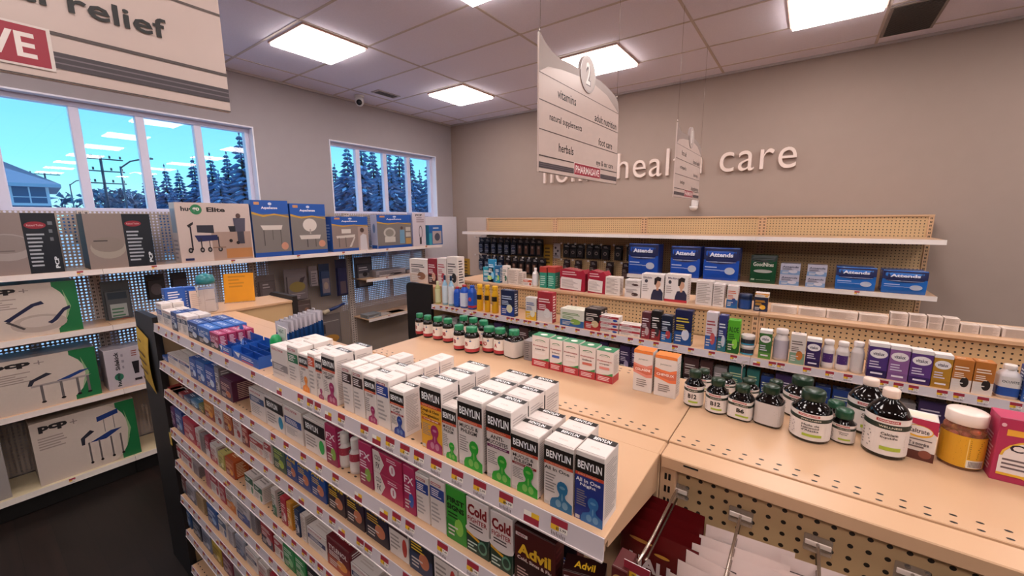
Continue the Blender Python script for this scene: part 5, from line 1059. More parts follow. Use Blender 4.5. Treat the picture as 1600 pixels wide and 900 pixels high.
# ================================================================ wall run under the lettering: hanging packs and packages
def hang(me, nm, x, y, ztop, row, ds, cat, frame='f', peg=True, pos=None, dp=.05):
    loc = (x, y, ztop+H) if frame == 'f' else (-y, x, ztop+H)
    o = link(me, nm, None, loc, ROT[frame]); reg(o, row, x if pos is None else pos, ds, cat, 0)
    return o
def hpack(w, h, d, card, A, key, white=True):
    if key in CM: return CM[key]
    mb = MB(); mb.box(-w/2, 0, -h, w/2, .0015, 0, card, 'print'); mb.box(-w*.4, -d, -h*.92, w*.4, 0, -h*.3, card, 'print', ch=.003)
    art(mb, lambda u, v, e: (-w/2+u, -d-e, -h+v), w, h*.68, [i for i in A if i[0] != 'r' or True]); 
    mb.box(-.012, -.16, .002, .012, -.157, .024, 'dcd4d0', 'plastic'); mb.tube([(0, 0, .004), (0, -.157, .006)], .002, 'b0a8a4', 'steel', 6)
    art(mb, lambda u, v, e: (-w/2+u, -e, -h*.3+v), w, h*.3, [('L', .2, .2, .8, .7, 2, 'c8c0c0')])
    CM[key] = mb.mesh('pack'); return CM[key]
navy = hpack(.11, .24, .035, '101830', [('L', .2, .1, .8, .9, 6, 'a8b0c4'), ('e', .5, .6, .2, .1, '3c4c74')], 'navy')
brown = hpack(.11, .24, .035, '1c1216', [('r', .3, .2, .7, .9, '6c4838'), ('e', .5, .75, .14, .1, 'a08070')], 'brown')
dark = hpack(.11, .18, .03, '1a1014', [('e', .5, .6, .2, .18, '8c7c78'), ('e', .5, .6, .12, .1, '1a1014')], 'dark')
wine = hpack(.095, .19, .04, '2c1418', [('r', .2, .1, .8, .55, '6c5450'), ('L', .2, .6, .8, .9, 2, 'a89890')], 'wine')
for i, px in enumerate((744, 753, 763.5, 774, 784, 795, 805, 815, 825, 835)):
    hang(navy if i < 6 else brown, 'support_brace_pack', proj_x(px, 4.60, -.33), 4.74, -.27, 'in upper peg row, wall shelving', 'dark navy hanging brace pack' if i < 6 else 'black hanging pack with brown picture', 'pack')
for i, px in enumerate((744, 753, 763.5, 774, 785, 796, 807, 818, 828, 839)):
    hang(navy if i < 4 else brown, 'support_brace_pack', proj_x(px, 4.60, -.6), 4.74, -.53, 'in lower peg row, wall shelving', 'dark navy hanging brace pack' if i < 4 else 'black hanging pack with brown picture', 'pack')
for i, px in enumerate((878, 889, 900, 915, 926, 940, 960, 980)):
    hang(dark, 'support_brace_pack', proj_x(px, 4.60, -.35), 4.74, -.32, 'in upper peg row, second section', 'black pack with pale ring', 'pack')
for i, px in enumerate((878, 896, 920, 946, 972)):
    hang(wine, 'support_brace_pack', proj_x(px, 4.60, -.55), 4.74, -.525, 'in lower peg row, second section', 'dark wine red boxed support pack', 'pack')
for px, py, w, h, ds in ((857, 382, .14, .30, 'dull yellow information card hanging between the brace packs'), ):
    p = ony(px, py, 4.79); t = thing('information_card', ds, 'card', (p.x, 4.785, p.z+H)); a = MB(); a.box(-w/2, -.002, -h, w/2, .002, 0, 'b48a30', 'paper'); art(a, flat(w, h, -.002), w, h, []); art(a, lambda u, v, e: (-w/2+u, -.002-e, -h+v), w, h, [('L', .15, .1, .85, .9, 5, '5c4418')]); a.build('card', t)
p = onx(727, 404, -4.0); p = ony(727, 404, 4.84)
t = thing('information_card', 'dull yellow information card on the beige board in the corner', 'card', (p.x, 4.855, p.z+H)); a = MB(); a.box(-.08, -.002, -.30, .08, .002, 0, 'b48a30', 'paper'); art(a, lambda u, v, e: (-.08+u, -.002-e, -.3+v), .16, .3, [('L', .15, .1, .85, .9, 5, '5c4418')]); a.build('card', t)
# pale leaflet
p = ony(872, 380, 4.78); t = thing('leaflet_pack', 'white patterned pack hanging left of the dark ring packs', 'pack', (p.x, 4.76, p.z+H)); a = MB(); a.box(-.05, -.01, -.2, .05, .0, 0, 'b8b0b4', 'paper', ch=.001); art(a, lambda u, v, e: (-.05+u, -.01-e, -.2+v), .1, .2, [('e', .3, .7, .15, .08, '3c3440'), ('e', .65, .5, .15, .08, '3c3440'), ('e', .35, .3, .15, .08, '3c3440'), ('L', .1, .05, .9, .2, 2, '4c4450')]); a.build('pack', t)
def softpack(w, h, d, base_, A, key, top=None):
    mb = MB(); n, k = 10, 8; v = []
    for j in range(k+1):
        q = j/k
        for i in range(n+1):
            x = -1+2*i/n; t = (1-abs(x)**6*.6)*(1-abs(2*q-1)**6*.55); v.append((x*w/2*(1-.02*abs(2*q-1)), -d*.12*t+.012, q*h))
    F = [(j*(n+1)+i, j*(n+1)+i+1, (j+1)*(n+1)+i+1, (j+1)*(n+1)+i) for j in range(k) for i in range(n)]
    mb.add(v, F, base_, 'foil', True); mb.box(-w/2*.98, .012, 0, w/2*.98, d, h*.985, base_, 'foil', ch=.006)
    art(mb, lambda u, vv, e: (-w/2+u, .012-d*.12*(1-abs(2*u/w-1)**6*.6)*(1-abs(2*vv/h-1)**6*.55)-e-.002, vv), w, h, A, seg=8, e0=.0012); return mb.mesh('pack')
z = -.592; Y = Y3F+.03; ROW = "on the wall shelving's lower shelf"
ATT = lambda c: [('r', 0, .62, 1, .97, '101c50'), ('e', .5, .62, .44, .12, '101c50'), ('t', 'Attends', .5, .78, .66, .13, 'e0e0ec', 2), ('e', .5, .56, .42, .012, 'b8c0dc'), ('r', .05, .38, .4, .41, 'b8c8e4'), ('r', .05, .30, .5, .32, 'a0b4dc'), ('e', .76, .30, .14, .11, 'b8bccc'), ('r', .5, .29, .7, .31, 'a0b4dc')]
for a_, b_, ty, c, ds in ((981, 1027, 380, '2450b0', 'blue tall underwear pack'), (1046, 1092, 384, '2450b0', 'blue tall underwear pack'), (1097, 1153, 386, '2450b0', 'blue tall underwear pack'), (1170, 1211, 398, '1c4a30', 'dark green youth pants pack'), (1303, 1367, 416, '2c6cc0', 'wide lighter blue pad pack'), (1375, 1447, 421, '2c6cc0', 'wide lighter blue pad pack')):
    x0, x1 = proj_x(a_, Y, z), proj_x(b_, Y, z); w = x1-x0-.004; hh = ony(a_, ty, Y).z-z
    A = ATT(c) if 'blue' in ds else [('r', 0, .84, 1, 1, '101c16'), ('e', .5, .84, .48, .08, '101c16'), ('t', 'GoodNites', .5, .68, .78, .14, 'd8d8cc', 1), ('e', .5, .44, .36, .06, 'a8a8a0'), ('r', .05, .1, .2, .16, 'a8c0a8'), ('r', .25, .12, .8, .14, '8cac90')]
    put(softpack(w, hh, .2, c, A, ''), 'incontinence_pack', (x0+x1)/2, Y, z, ROW, ds, 'pack')
for a_, b_, ty in ((1217, 1248, 414), (1258, 1289, 416)): stack(a_, b_, [.095, .095], Y, z, ROW, [('two', 'b8b4c4', '7c98c0', 'c8c4d0', 'Attends', '1c2444')], 'small pale blue wipes pack', nm='wipes_pack', d=.12)
z = -.90; ROW = 'on the shelf below the pad packs'
me = softpack(.16, .21, .2, '6c94c0', [('r', 0, .6, 1, .9, 'a8c0dc')], '')
for u in range(2):
    for i in range(4 if u else 7):
        pass
for i in range(7):
    put(me, 'incontinence_pack', X3[2]+.3+i*.29, Y, -1.0, ROW, 'pale blue pad pack', 'pack')

# ================================================================ window wall goods (fronts look to +x)
yL = L4F+.03
def wallbox(a_, b_, ty, zb, d, base_, A, ds, nm='equipment_box', row='', y=None, sideA=(), tcol=None, ref='a'):
    y = y or yL; p0, p1 = proj_y(a_, -y, zb), proj_y(b_, -y, zb); w = p1-p0-.004; hh = onx(a_ if ref == 'a' else b_, ty, -y).z-zb
    put(carton(w, hh, d, base_, A, [('r', 0, 0, 1, 1, tcol)] if tcol else [], sideA), nm, (p0+p1)/2, y, zb, row, ds, 'box', 'l')
row = "on window wall's top shelf"; z = Z4[0]
DK = [('r', 0, 0, .62, 1, '8c7c78'), ('e', .42, .45, .3, .22, 'a09490'), ('e', .42, .5, .26, .15, '8c7e7a'), ('r', .12, .38, .5, .40, '6c605e'), ('r', .62, 0, 1, 1, '0c1420'), ('e', .76, .80, .12, .06, '8c2030'), ('t', 'Raised Toilet', .76, .80, .18, .03, 'd8b8b8'), ('L', .65, .1, .85, .68, 9, 'a8acb4'), ('L', .90, .5, .96, .9, 3, '6c7078'), ('tv', 'PCP', .93, .17, .2, .05, 'd8dce0', 2)]
p0 = proj_y(102, -yL, z)
w = .42; hh = onx(88, 333, -yL).z-z; put(carton(w, hh, .25, '0c1420', DK, [('r', 0, 0, 1, 1, 'b8a8a4')]), 'equipment_box', p0-w/2, yL, z, row, 'dark box with grey photo, cut by left edge', 'box', 'l')
wallbox(142, 245, 334, z, .22, '0c1420', [('r', 0, 0, .56, 1, '8c7c76'), ('e', .3, .38, .26, .2, 'a09488'), ('e', .3, .44, .24, .14, '887a72'), ('r', .1, .5, .3, .52, '3c3434'), ('r', .56, 0, 1, 1, '0c1420'), ('e', .72, .82, .13, .055, '8c2030'), ('t', 'Raised Toilet', .72, .82, .2, .03, 'd8b8b8'), ('L', .6, .1, .85, .7, 9, 'a8acb4'), ('tv', 'PCP', .93, .17, .2, .06, 'd8dce0', 2)], 'dark box with grey photo beside walker box', row=row, tcol='b8a8a4')
WALK = [('t', 'hugo', .17, .885, .2, .10, '2c2c30', 2), ('e', .26, .885, .075, .085, '2c7c50'), ('t', 'go', .26, .88, .09, .08, 'e0dcd8', 2), ('t', 'Elite', .52, .885, .25, .08, '241c1c', 2), ('r', .42, .0, .98, .5, 'a88c80'), ('r', .6, .03, .98, .2, 'b87c4c'), ('p', [(.24, .62), (.46, .62), (.46, .48), (.24, .5)], '2c2c38'), ('p', [(.2, .45), (.5, .45), (.5, .36), (.24, .34)], '1c2454'), ('r', .15, .2, .17, .6, '241c28'), ('p', [(.12, .62), (.2, .68), (.2, .64), (.14, .58)], '1c1418'), ('r', .27, .2, .285, .4, '241c28'), ('r', .5, .2, .515, .42, '241c28'), ('r', .38, .2, .39, .36, '241c28')]+[('e', q, .2, .03, .045, '1c1418') for q in (.13, .28, .38, .52)]+[('e', q, .2, .014, .02, '8c8484') for q in (.13, .28, .38, .52)]+[('e', .82, .78, .035, .045, '5c4440'), ('p', [(.75, .5), (.9, .5), (.92, .74), (.74, .74)], '504c5c'), ('r', .78, .28, .88, .5, '3c3844'), ('p', [(.66, .6), (.76, .6), (.76, .5), (.68, .5)], '1c1c24'), ('e', .68, .34, .025, .03, '1c1418'), ('e', .78, .3, .025, .03, '1c1418'), ('r', .05, .03, .16, .07, '1c2454'), ('r', .42, .22, .6, .24, '8c6c5c')]
wallbox(284, 398, 316, z, .14, 'c8b4ac', WALK, 'large white box picturing a wheeled walker', row=row, sideA=[('r', .1, .5, .9, .9, '8c98a8'), ('L', .1, .05, .9, .4, 5, '8c7c80')])
def AQ(pic):
    A = [('r', 0, .76, 1, 1, '1c54a8'), ('p', [(0, .80), (.3, .74), (.6, .77), (1, .72), (1, .70), (.6, .745), (.3, .71), (0, .76)], 'c89838'), ('t', 'AquaSense', .48, .865, .44, .055, 'e4e0ec', 2), ('e', .5, .94, .05, .025, 'c8d0e4'), ('r', .08, .92, .22, .97, 'c88c5c'), ('r', 0, 0, 1, .08, '1c4c9c')]
    if pic == 0: A += [('p', [(.2, .56), (.8, .56), (.76, .48), (.26, .48)], 'd0c4bc'), ('r', .26, .2, .285, .48, '4c4444'), ('r', .5, .3, .52, .48, '5c5450'), ('r', .72, .2, .745, .48, '5c5450'), ('e', .82, .18, .1, .07, 'c88c74')]
    if pic == 1: A += [('e', .52, .58, .2, .13, 'd8ccc4'), ('r', .5, .4, .54, .5, 'a89c94'), ('p', [(.2, .38), (.82, .38), (.78, .3), (.24, .3)], 'd0c4bc'), ('r', .4, .14, .43, .3, '4c4444'), ('r', .64, .14, .67, .3, '5c5450'), ('e', .84, .2, .1, .07, 'c88c74')]
    if pic == 2: A += [('r', .25, .52, .5, .64, 'd8ccc4'), ('p', [(.1, .45), (.62, .48), (.6, .4), (.12, .38)], 'd0c4bc'), ('r', .16, .12, .18, .4, '5c5450'), ('r', .34, .12, .36, .4, '5c5450'), ('p', [(.5, .12), (.62, .4), (.58, .4), (.44, .12)], 'c8bcb4'), ('p', [(.7, 0), (1, 0), (1, .7), (.7, .7)], 'a89088'), ('e', .82, .6, .06, .07, '4c3430'), ('p', [(.74, 0), (.96, 0), (.94, .45), (.84, .5), (.76, .42)], 'c8c0c4')]
    if pic == 3: A += [('e', .34, .46, .17, .16, 'b8b0a8'), ('e', .34, .46, .12, .11, '8c847c'), ('r', .2, .18, .5, .34, 'c8c0b8'), ('e', .7, .6, .04, .05, '5c4440'), ('p', [(.63, .12), (.78, .12), (.78, .54), (.64, .54)], '6c94b0'), ('r', .82, .1, .97, .28, 'b89058'), ('r', .82, .32, .97, .46, 'b8b0a8'), ('r', .82, .5, .97, .62, 'b8b0a8')]
    return A
SB = [('r', 0, 0, 1, 1, '1f58ac'), ('L', .15, .3, .85, .8, 6, '9cb8dc')]
wallbox(400, 457, 312.5, z, .14, '7c7470', AQ(0), 'blue and grey box picturing a bath stool', row=row, tcol='1c54a8', sideA=SB)
wallbox(459, 513, 318, z, .14, '7c7470', AQ(1), 'blue and grey box picturing a backed bath seat', row=row, tcol='1c54a8', sideA=SB)
wallbox(521, 577, 338.5, z, .13, '8c7a74', AQ(2), 'low blue box with transfer bench and woman', row=row, tcol='1c54a8', sideA=SB)
wallbox(591, 644, 335.5, z, .13, '7c7470', AQ(3), 'low blue box with toilet seat picture', row=row, tcol='1c54a8', sideA=[('r', 0, 0, 1, 1, 'b8b8cc'), ('e', .5, .6, .2, .14, '6c84ac'), ('r', .1, 0, .9, .1, '1c54a8')])
wallbox(646, 666, 332.5, z, .1, 'c8bcc4', [('t', 'PCP', .5, .93, .5, .06, '1c1820', 2), ('L', .3, .7, .9, .88, 3, '8c7c80'), ('e', .6, .42, .14, .2, '4c4448'), ('e', .6, .42, .1, .17, 'c8bcc4'), ('r', .5, .05, .66, .26, '4c4448')], 'narrow white box picturing a grab bar', row=row, sideA=[('r', 0, 0, 1, 1, 'b8bcdc')])
wallbox(671, 692, 352, z, .1, '1f5ca4', [('r', .25, .05, .92, .7, 'b8a8a8'), ('e', .6, .4, .2, .2, '4c4c5c'), ('L', .3, .78, .8, .92, 1, 'c8d0dc'), ('r', 0, 0, .2, .6, '3c9cb0')], 'small blue box at the corner end', row=row, sideA=[('r', 0, 0, 1, 1, '2c84a0')])
def PC(pic, lx=.40):
    A = [('r', .8, 0, 1, 1, '1c6c3c'), ('e', .66, .5, .25, .499, 'c8b8ac'), ('r', 0, 0, .66, 1, 'c8b8ac'), ('t', 'pcp', lx, .88, .26, .11, '1c1618', 3), ('r', lx+.15, .87, lx+.22, .885, '8c7c78'), ('r', lx+.18, .84, lx+.19, .92, '8c7c78'), ('L', lx-.15, .55, lx+.12, .76, 5, '9c8c84'), ('p', [(.86, .2), (.93, .5), (.88, .85), (.9, .5)], '8ca87c')]
    if pic == 'seat': A += [('e', .66, .24, .22, .17, 'b0a096'), ('e', .66, .27, .15, .10, 'c4b4aa'), ('p', [(.40, .36), (.44, .40), (.62, .62), (.70, .66), (.72, .60), (.64, .57), (.48, .38), (.44, .32)], '1c2040'), ('p', [(.72, .24), (.76, .28), (.86, .48), (.92, .52), (.92, .46), (.87, .42), (.8, .26), (.75, .2)], '1c2040'), ('p', [(.41, .32), (.43, .34), (.55, .17), (.53, .15)], '4c4444')]
    if pic == 'stool': A += [('p', [(.62, .42), (.86, .58), (.94, .58), (.72, .42)], '1c3c7c'), ('p', [(.5, .42), (.9, .42), (.94, .46), (.5, .46)], 'a09490'), ('p', [(.48, .46), (.5, .56), (.62, .66), (.66, .62), (.53, .53), (.51, .46)], '2c2c38')]+[('r', q, .12, q+.02, .44, '6c6464') for q in (.56, .70, .82, .9)]+[('e', q+.01, .11, .018, .02, '1c1818') for q in (.56, .70, .82, .9)]
    if pic == 'chair': A += [('p', [(.5, .45), (.72, .56), (.84, .56), (.66, .44)], '1c3470'), ('p', [(.6, .76), (.82, .82), (.82, .9), (.6, .84)], '1c3470'), ('r', .66, .56, .67, .78, '8c8480'), ('r', .76, .58, .77, .8, '8c8480'), ('p', [(.42, .44), (.42, .56), (.52, .66), (.56, .62), (.46, .54), (.45, .44)], '2c2c38')]+[('r', q, .12, q+.018, .46, '6c6464') for q in (.48, .58, .70, .8)]+[('e', q+.01, .11, .016, .02, '1c1818') for q in (.48, .58, .70, .8)]
    return A
z = Z4[1]; row = "on window wall's second shelf"
q1 = proj_y(131, -yL, z); w = .60; hh = onx(112, 438, -yL).z-z
put(carton(w, hh, .28, 'c8b8ac', PC('seat'), [('r', 0, 0, 1, 1, '8c8078')]), 'equipment_box', q1-w/2, yL, z, row, 'long white box picturing armed toilet seat', 'box', 'l')
z = Z4[2]; row = "on window wall's third shelf"
q1 = proj_y(160, -yL, z); w = .68; hh = onx(146, 541, -yL).z-z
put(carton(w, hh, .28, 'c8b8ac', PC('stool'), [('r', 0, 0, 1, 1, '8c8078')]), 'equipment_box', q1-w/2, yL, z, row, 'long white box picturing blue shower stool', 'box', 'l')
wallbox(171, 230, 548, z, .2, 'b8aeb4', [('e', .3, .30, .12, .09, '2c6c54'), ('tv', 'hugo', .3, .23, .34, .14, '1c2c2c', 2), ('tv', 'Sidekick', .3, .70, .46, .12, '2c2428', 2), ('L', .42, .45, .5, .9, 3, '8c848c'), ('p', [(.68, .62), (.88, .62), (.84, .3), (.72, .3)], '1c1820'), ('r', .7, .12, .9, .18, '1c1820'), ('L', .7, .75, .9, .92, 3, '8c4438')], 'white box picturing a small walker seat', row=row)
z = Z4[3]; row = "on window wall's bottom shelf"
wallbox(64, 222, 660, z, .3, 'b8a898', PC('chair', .2), 'white box picturing blue shower chair', row=row)
q1 = proj_y(20, -yL, z); hh = onx(5, 682, -yL).z-z; put(carton(.5, hh, .3, '9c9490', [('L', .1, .1, .9, .9, 6, '8c847e')]), 'equipment_box', q1-.25, yL, z, row, 'plain grey box cut by the left edge', 'box', 'l')
# hanging blister packs in the second and third sections
def hp(a_, b_, t_, b2, y, cardc, A, ds, key):
    z1, z0 = onx((a_+b_)/2, t_, -y).z, onx((a_+b_)/2, b2, -y).z; p0, p1 = proj_y(a_, -y, z0), proj_y(b_, -y, z0); w = p1-p0; h = z1-z0; d = .04
    mb = MB(); mb.box(-w/2, d*.6, -h, w/2, d*.6+.002, 0, cardc, 'print'); mb.box(-w*.42, 0, -h*.97, w*.42, d*.6, -h*.22, cardc, 'print', ch=.004)
    art(mb, lambda u, v, e: (-w*.42+u, -e, -h*.97+v), w*.84, h*.75, A); mb.tube([(0, d*.6, -.008), (0, L4P-y, -.012)], .003, 'b8aca8', 'steel', 6)
    hang(mb.mesh('pack'), 'blister_pack', (p0+p1)/2, y, z1, 'on window wall pegs', ds, 'pack', 'l')
gy = '4c4244'
hp(168, 212, 438, 507, 4.50, '4c5054', [('r', .1, .75, .9, .95, '24303c'), ('r', .15, .2, .85, .6, '9ca4a4'), ('L', .2, .1, .8, .5, 4, '3c6c50'), ('r', .3, .0, .9, .15, '9c4c34')], 'clear tool blister with green and orange print', 'a')
hp(232, 262, 428, 468, 4.5, '241e22', [('e', .5, .5, .35, .3, '4c4448')], 'small black blister pack', 'b')
hp(272, 298, 425, 470, 4.5, '34303c', [('e', .5, .4, .3, .25, '6c7084')], 'dark blister pack beside water bottle', 'c')
hp(406, 434, 430, 471, 4.5, '5c5050', [('r', .15, .1, .85, .6, '6c6060'), ('L', .2, .62, .8, .9, 2, 'a89c9c')], 'grey boxed pack next to the yellow sign', 'd')
hp(449, 484, 420, 470, 4.5, '74686a', [('e', .5, .55, .42, .22, '8c7840'), ('L', .1, .05, .9, .3, 3, 'a89ca0'), ('p', [(.7, .9), (.95, .95), (.8, .7), (.6, .75)], '342c34')], 'grey pack with tan oval picture', 'e')
hp(486, 499, 416, 448, 4.5, '8c8084', [('L', .1, .1, .9, .9, 5, '5c5458')], 'narrow pale pack', 'f')
hp(503, 519, 412, 463, 4.5, '2c3c5c', [('r', .1, .1, .9, .7, '7c7078'), ('e', .5, .4, .25, .15, 'a08c80')], 'blue and grey pack', 'g')
hp(529, 546, 405, 462, 4.5, '242448', [('r', .2, .05, .8, .5, '5c4c54')], 'dark indigo pack', 'h')
hp(558, 585, 402, 449, 4.5, '3c3a44', [('r', .08, .05, .92, .6, '6c686c'), ('e', .5, .55, .16, .1, '1c1a20'), ('L', .1, .7, .9, .9, 2, '9c9ca4')], 'grey pack with black round part', 'i')
hp(460, 489, 470, 500, 4.5, '5c4c48', [('e', .4, .3, .3, .2, 'a88858'), ('e', .75, .6, .14, .2, '8c6450')], 'low pack with warm coloured photo', 'j')
hp(492, 536, 492, 540, 4.45, '6c6260', [('e', .55, .22, .4, .2, 'b07c38'), ('r', .05, .5, .4, .9, '2c282c')], 'large pack with orange disc picture', 'k')
# brush
t = thing('bath_brush', 'dark blue handled bath brush hanging on window wall pegs', 'brush', tuple(onx(538, 474, -4.45)+Vector((0, 0, H))), PI/2)
a = MB(); a.tube([(.0, 0, 0), (-.1, 0, -.03), (-.2, 0, -.05)], [.014, .018, .02], '1c2c5c', 'plastic', 10); a.build('handle', t); a = MB(); a.tube([(-.2, 0, -.05), (-.27, 0, -.07)], [.02, .03], 'b8a890', 'plastic', 10); a.build('bristles', t)
ROW = 'on the corner section middle shelf'; zz = -.72
for a_, b_, ty, st, ds in ((588, 634, 424, ('two', '8c8488', '6c6468', '1c181c', 'Wheel', '3c3438'), 'grey box picturing a steering aid'), (636, 662, 422, ('two', '7c7070', '5c5050', '2c2424', 'Aid', 'c8b8b8'), 'dim grey box near the end cap')):
    wallbox(a_, b_, ty, zz, .15, *style(*st)[:2], ds, row=ROW, y=L4F+.08)
zz = -1.22; ROW = 'on the corner section low shelf'
for a_, b_, st, ds in ((574, 596, ('two', '7c7c7c', '5c7080', '9c9c94', 'A', '3c3438'), 'grey blue shoe insert box'), (597, 613, ('two', 'a89c90', '3c3838', '6c6460', 'B', '3c3438'), 'striped insert box'), (614, 634, ('two', '9c8070', '7c4c38', 'b88c74', 'C', '3c3438'), 'brown insert box')):
    wallbox(a_, b_, 493, zz, .15, *style(*st)[:2], ds, row=ROW, y=L4F+.08)

# ================================================================ outside the windows
a = MB(); a.box(-140, -60, -.35, XL-.35, 120, -.05, 'c8ccd4', 'paint'); o = a.build('ground_outside'); o['kind'] = 'structure'
def conifer(seed, h, r):
    mb = MB(); q = random.Random(seed); mb.tube([(0, 0, 0), (0, 0, h*.5), (0, 0, h*.98)], [h*.022, h*.014, .01], '3a3434', 'foliage', 7)
    n = 26
    for k in range(n):
        f = k/(n-1); z = h*(.06+.9*f); rad = r*(1-f)**.8*q.uniform(.8, 1.1)+.08
        for b in range(11 if f < .7 else 7):
            an = q.uniform(0, 2*PI); L = rad*q.uniform(.7, 1.1); dr = L*q.uniform(.15, .4); w = L*.22+.05; ca, sa = math.cos(an), math.sin(an)
            P = lambda u, s, dz: (ca*u-sa*s, sa*u+ca*s, z+dz)
            c = q.choice(['5c7298', '6c84a8', '4c6288'])
            mb.add([P(0, 0, .05), P(L*.4, w, -dr*.25), P(L, 0, -dr), P(L*.4, -w, -dr*.25), P(L*.45, 0, -dr*.1+.12), P(L*.5, 0, -dr*.5-.18)], [(0, 3, 4), (3, 2, 4), (2, 1, 4), (1, 0, 4), (0, 5, 3), (3, 5, 2), (2, 5, 1), (1, 5, 0)], c, 'foliage')
            if q.random() < .22:
                mb.add([P(L*.45, 0, -dr*.1+.15), P(L*.7, w*.5, -dr*.45+.1), P(L*.95, 0, -dr*.85+.08), P(L*.7, -w*.5, -dr*.45+.1)], [(3, 2, 1, 0)], 'c4d4ea', 'foliage')
    return mb.mesh('conifer')
cf = [conifer(1, 10, 2.6), conifer(2, 10, 3.0), conifer(3, 10, 2.2)]
TR = [(372, 200, 34, 0), (352, 232, 40, 1), (326, 234, 38, 2), (300, 240, 42, 0), (277, 262, 44, 1), (255, 253, 40, 2), (238, 270, 46, 1), (225, 268, 44, 2), (340, 262, 30, 1), (312, 272, 34, 2), (388, 215, 40, 1), (268, 290, 36, 1), (522, 252, 40, 0), (541, 222, 36, 1), (562, 205, 30, 0), (581, 226, 34, 1), (602, 214, 32, 2), (622, 224, 34, 0), (640, 240, 40, 1), (655, 262, 42, 2), (670, 240, 38, 0), (552, 258, 28, 2), (610, 250, 28, 1), (590, 262, 26, 0), (634, 268, 28, 2), (648, 285, 30, 1)]
for px, ty, D, k in TR:
    d = ray(px, ty); s = D/math.hypot(d.x, d.y); p = d*s; hh = p.z+H
    o = link(cf[k], 'conifer_tree', None, (p.x, p.y, -.05), R.uniform(0, 6)); sc_ = (hh+.05)/10; o.scale = (sc_, sc_, sc_)
    reg(o, 'through the windows', px, 'dark snowy conifer tree', 'tree', 0, 'conifers outside')
# lower leafless shrubs
for i, (px, ty, D) in enumerate(((105, 300, 60), (150, 293, 58), (163, 300, 62), (176, 290, 56), (190, 292, 60), (205, 296, 58), (218, 300, 55))):
    d = ray(px, ty); p = d*(D/math.hypot(d.x, d.y)); hh = p.z+H; mb = MB(); q = random.Random(i)
    mb.tube([(0, 0, 0), (0, 0, hh*.5)], [.15, .08], '4a4448', 'foliage', 6)
    for b in range(160):
        an = q.uniform(0, 2*PI); zz = hh*q.uniform(.2, .95); rr_ = 1.5*math.sqrt(q.random())*(1-abs(zz/hh-.5)); c0 = Vector((rr_*math.cos(an), rr_*math.sin(an), zz)); s_ = q.uniform(.2, .45)
        V = [c0+Vector([q.uniform(-s_, s_) for _ in range(3)]) for _ in range(4)]; mb.add(V, [(0, 1, 2), (0, 2, 3), (0, 3, 1), (1, 3, 2)], q.choice(['4c5c74', '6c7c94', '8494ac']), 'foliage')
    o = mb.build('distant_tree', None, (p.x, p.y, -.05)); reg(o, 'through the left window', px, 'pale blue grey round tree', 'tree')
# house
d0 = ray(24, 322); p0 = d0*(36/math.hypot(d0.x, d0.y)); d1 = ray(80, 318); p1 = d1*(36/math.hypot(d1.x, d1.y))
ang = math.atan2(p1.y-p0.y, p1.x-p0.x); W_ = math.hypot(p1.x-p0.x, p1.y-p0.y); top = (ray(80, 287)*(36/math.hypot(ray(80, 287).x, ray(80, 287).y))).z+H
t = thing('house', 'grey blue house with hipped roof seen through the leftmost pane', 'building', (p1.x, p1.y, -.05), ang)
a = MB(); a.box(-W_-4, 0, 0, 0, 8, top, '5c6c84', 'paint'); a.build('wall', t)
a = MB(); e_ = .5; v = [(-W_-4.5, -e_, top), (e_, -e_, top), (e_, 8.5, top), (-W_-4.5, 8.5, top), (-W_-.2, 4, top+1.5), (-2.5, 4, top+1.5)]
a.add(v, [(0, 1, 5, 4), (1, 2, 5), (2, 3, 4, 5), (3, 0, 4), (3, 2, 1, 0)], '8c96ac', 'paint'); a.box(-W_-4.5, -e_, top-.18, e_, 8.5, top, 'a8b0c0', 'paint'); a.build('roof', t)
wz = (ray(48, 303)*(36/math.hypot(ray(48, 303).x, ray(48, 303).y))).z+H; wx = -W_*.55; a = MB()
a.box(wx-.75, -.08, wz-.6, wx+.75, .02, wz+.6, 'c8ccd8', 'plastic'); a.box(wx-.62, -.1, wz-.46, wx+.62, -.079, wz+.46, '44587c', 'plastic'); a.box(wx-.03, -.115, wz-.46, wx+.03, -.1, wz+.46, 'c8ccd8', 'plastic'); a.box(wx-.62, -.115, wz-.15, wx-.03, -.1, wz-.1, 'c8ccd8', 'plastic'); a.box(wx+.03, -.115, wz-.15, wx+.62, -.1, wz-.1, 'c8ccd8', 'plastic'); a.build('window', t)
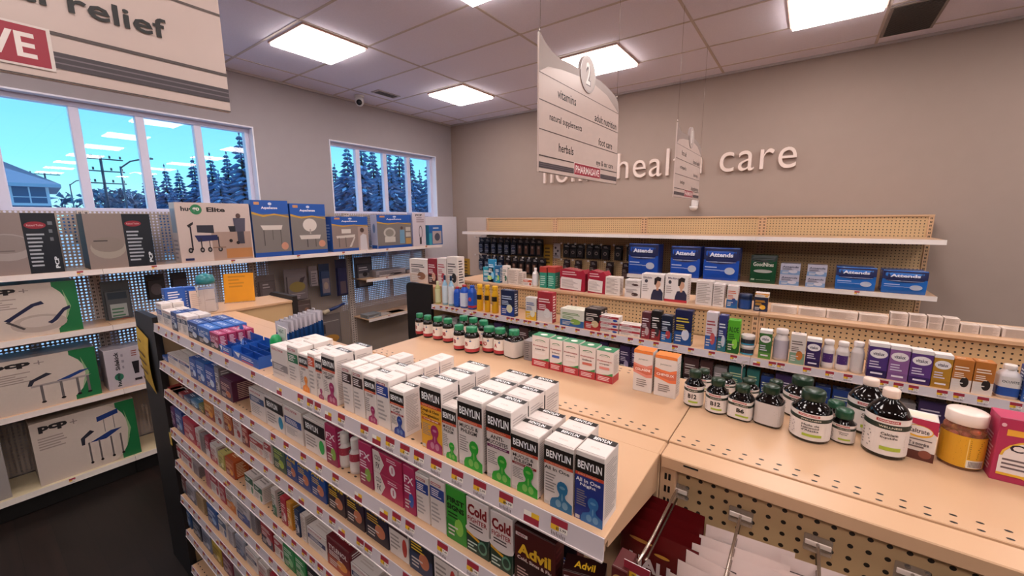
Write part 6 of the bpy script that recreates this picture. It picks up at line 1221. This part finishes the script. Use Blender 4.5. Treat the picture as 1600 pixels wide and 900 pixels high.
# power poles and street lamps
def polep(px, ty, D): d = ray(px, ty); p = d*(D/math.hypot(d.x, d.y)); return p
for px, ty, D, arms, ds in ((156, 243, 45, 3, 'wooden power pole with three crossarms outside the second pane'), (69, 269, 75, 1, 'distant power pole rising behind the house roof')):
    p = polep(px, ty, D); hh = p.z+H; t = thing('power_pole', ds, 'pole', (p.x, p.y, -.05), YAW+.9); a = MB(); a.tube([(0, 0, 0), (0, 0, hh+.05)], [.10, .08], '5a5864', 'foliage', 8); a.build('pole', t)
    for k in range(arms):
        a = MB(); zz = hh-.25-k*.9; a.box(-1.25, -.14, zz, 1.25, -.06, zz+.08, '5a5864', 'foliage')
        for x in (-1.1, -.5, .5, 1.1): a.tube([(x, -.1, zz+.12), (x, -.1, zz+.32)], .06, '5c5458', 'plastic', 6)
        a.build('crossarm', t)
for px, ty, D, L, ds in ((188, 259, 42, 1.9, 'street lamp with curved arm outside the second pane'), (109, 287, 70, 1.9, 'smaller distant street lamp outside the first pane')):
    p = polep(px, ty, D); hh = p.z+H; t = thing('street_lamp', ds, 'lamp', (p.x, p.y, -.05), YAW); a = MB(); a.tube([(0, 0, 0), (0, 0, hh)], [.08, .06], '5c6470', 'plastic', 8); a.build('pole', t)
    a = MB(); a.tube([(0, 0, hh-.1), (L*.4, 0, hh+.35), (L, 0, hh+.55)], .05, '54585c', 'plastic', 6); a.build('arm', t); a = MB(); a.box(L-.05, -.12, hh+.47, L+.5, .12, hh+.6, '6c7074', 'plastic', ch=.03); a.build('lamp_head', t)

# ---------------------------------------------------------------- labels of all shelf goods
used_l = {}
for row, L in REG.items():
    L.sort(key=lambda e: (e[0], e[1])); fronts = sorted({round(e[0], 3) for e in L if e[1] == 0}); cnt = {}
    for pos, back, o, ds, cat, grp in L:
        i = min(range(len(fronts)), key=lambda k: abs(fronts[k]-pos))+1
        pre = row[0].lower() == row[0] and row
        lab = '%s, %s from left %s' % (ds, ordw(i), row) if back == 0 else '%s, %s layer back, %s from left %s' % (ds, ordw(back+1), ordw(i), row)
        if lab in used_l: lab = lab.replace(' from left', ' from left, further in', 1)
        for q1_, q2_ in ((' layer back', ' back'), ("near gondola's", 'nearest'), ("the middle gondola's", 'middle gondola'), ("the wall shelving's lower", 'lower wall'), ("window wall's", 'window-wall'), (', cut by left edge', ' cut off')):
            if len(lab.split()) > 16: lab = lab.replace(q1_, q2_)
        used_l[lab] = 1; w = lab.split()
        o['label'] = lab; o['category'] = cat; o['group'] = grp or ('goods '+row)
        if len(w) > 16: print('LONG', len(w), lab)
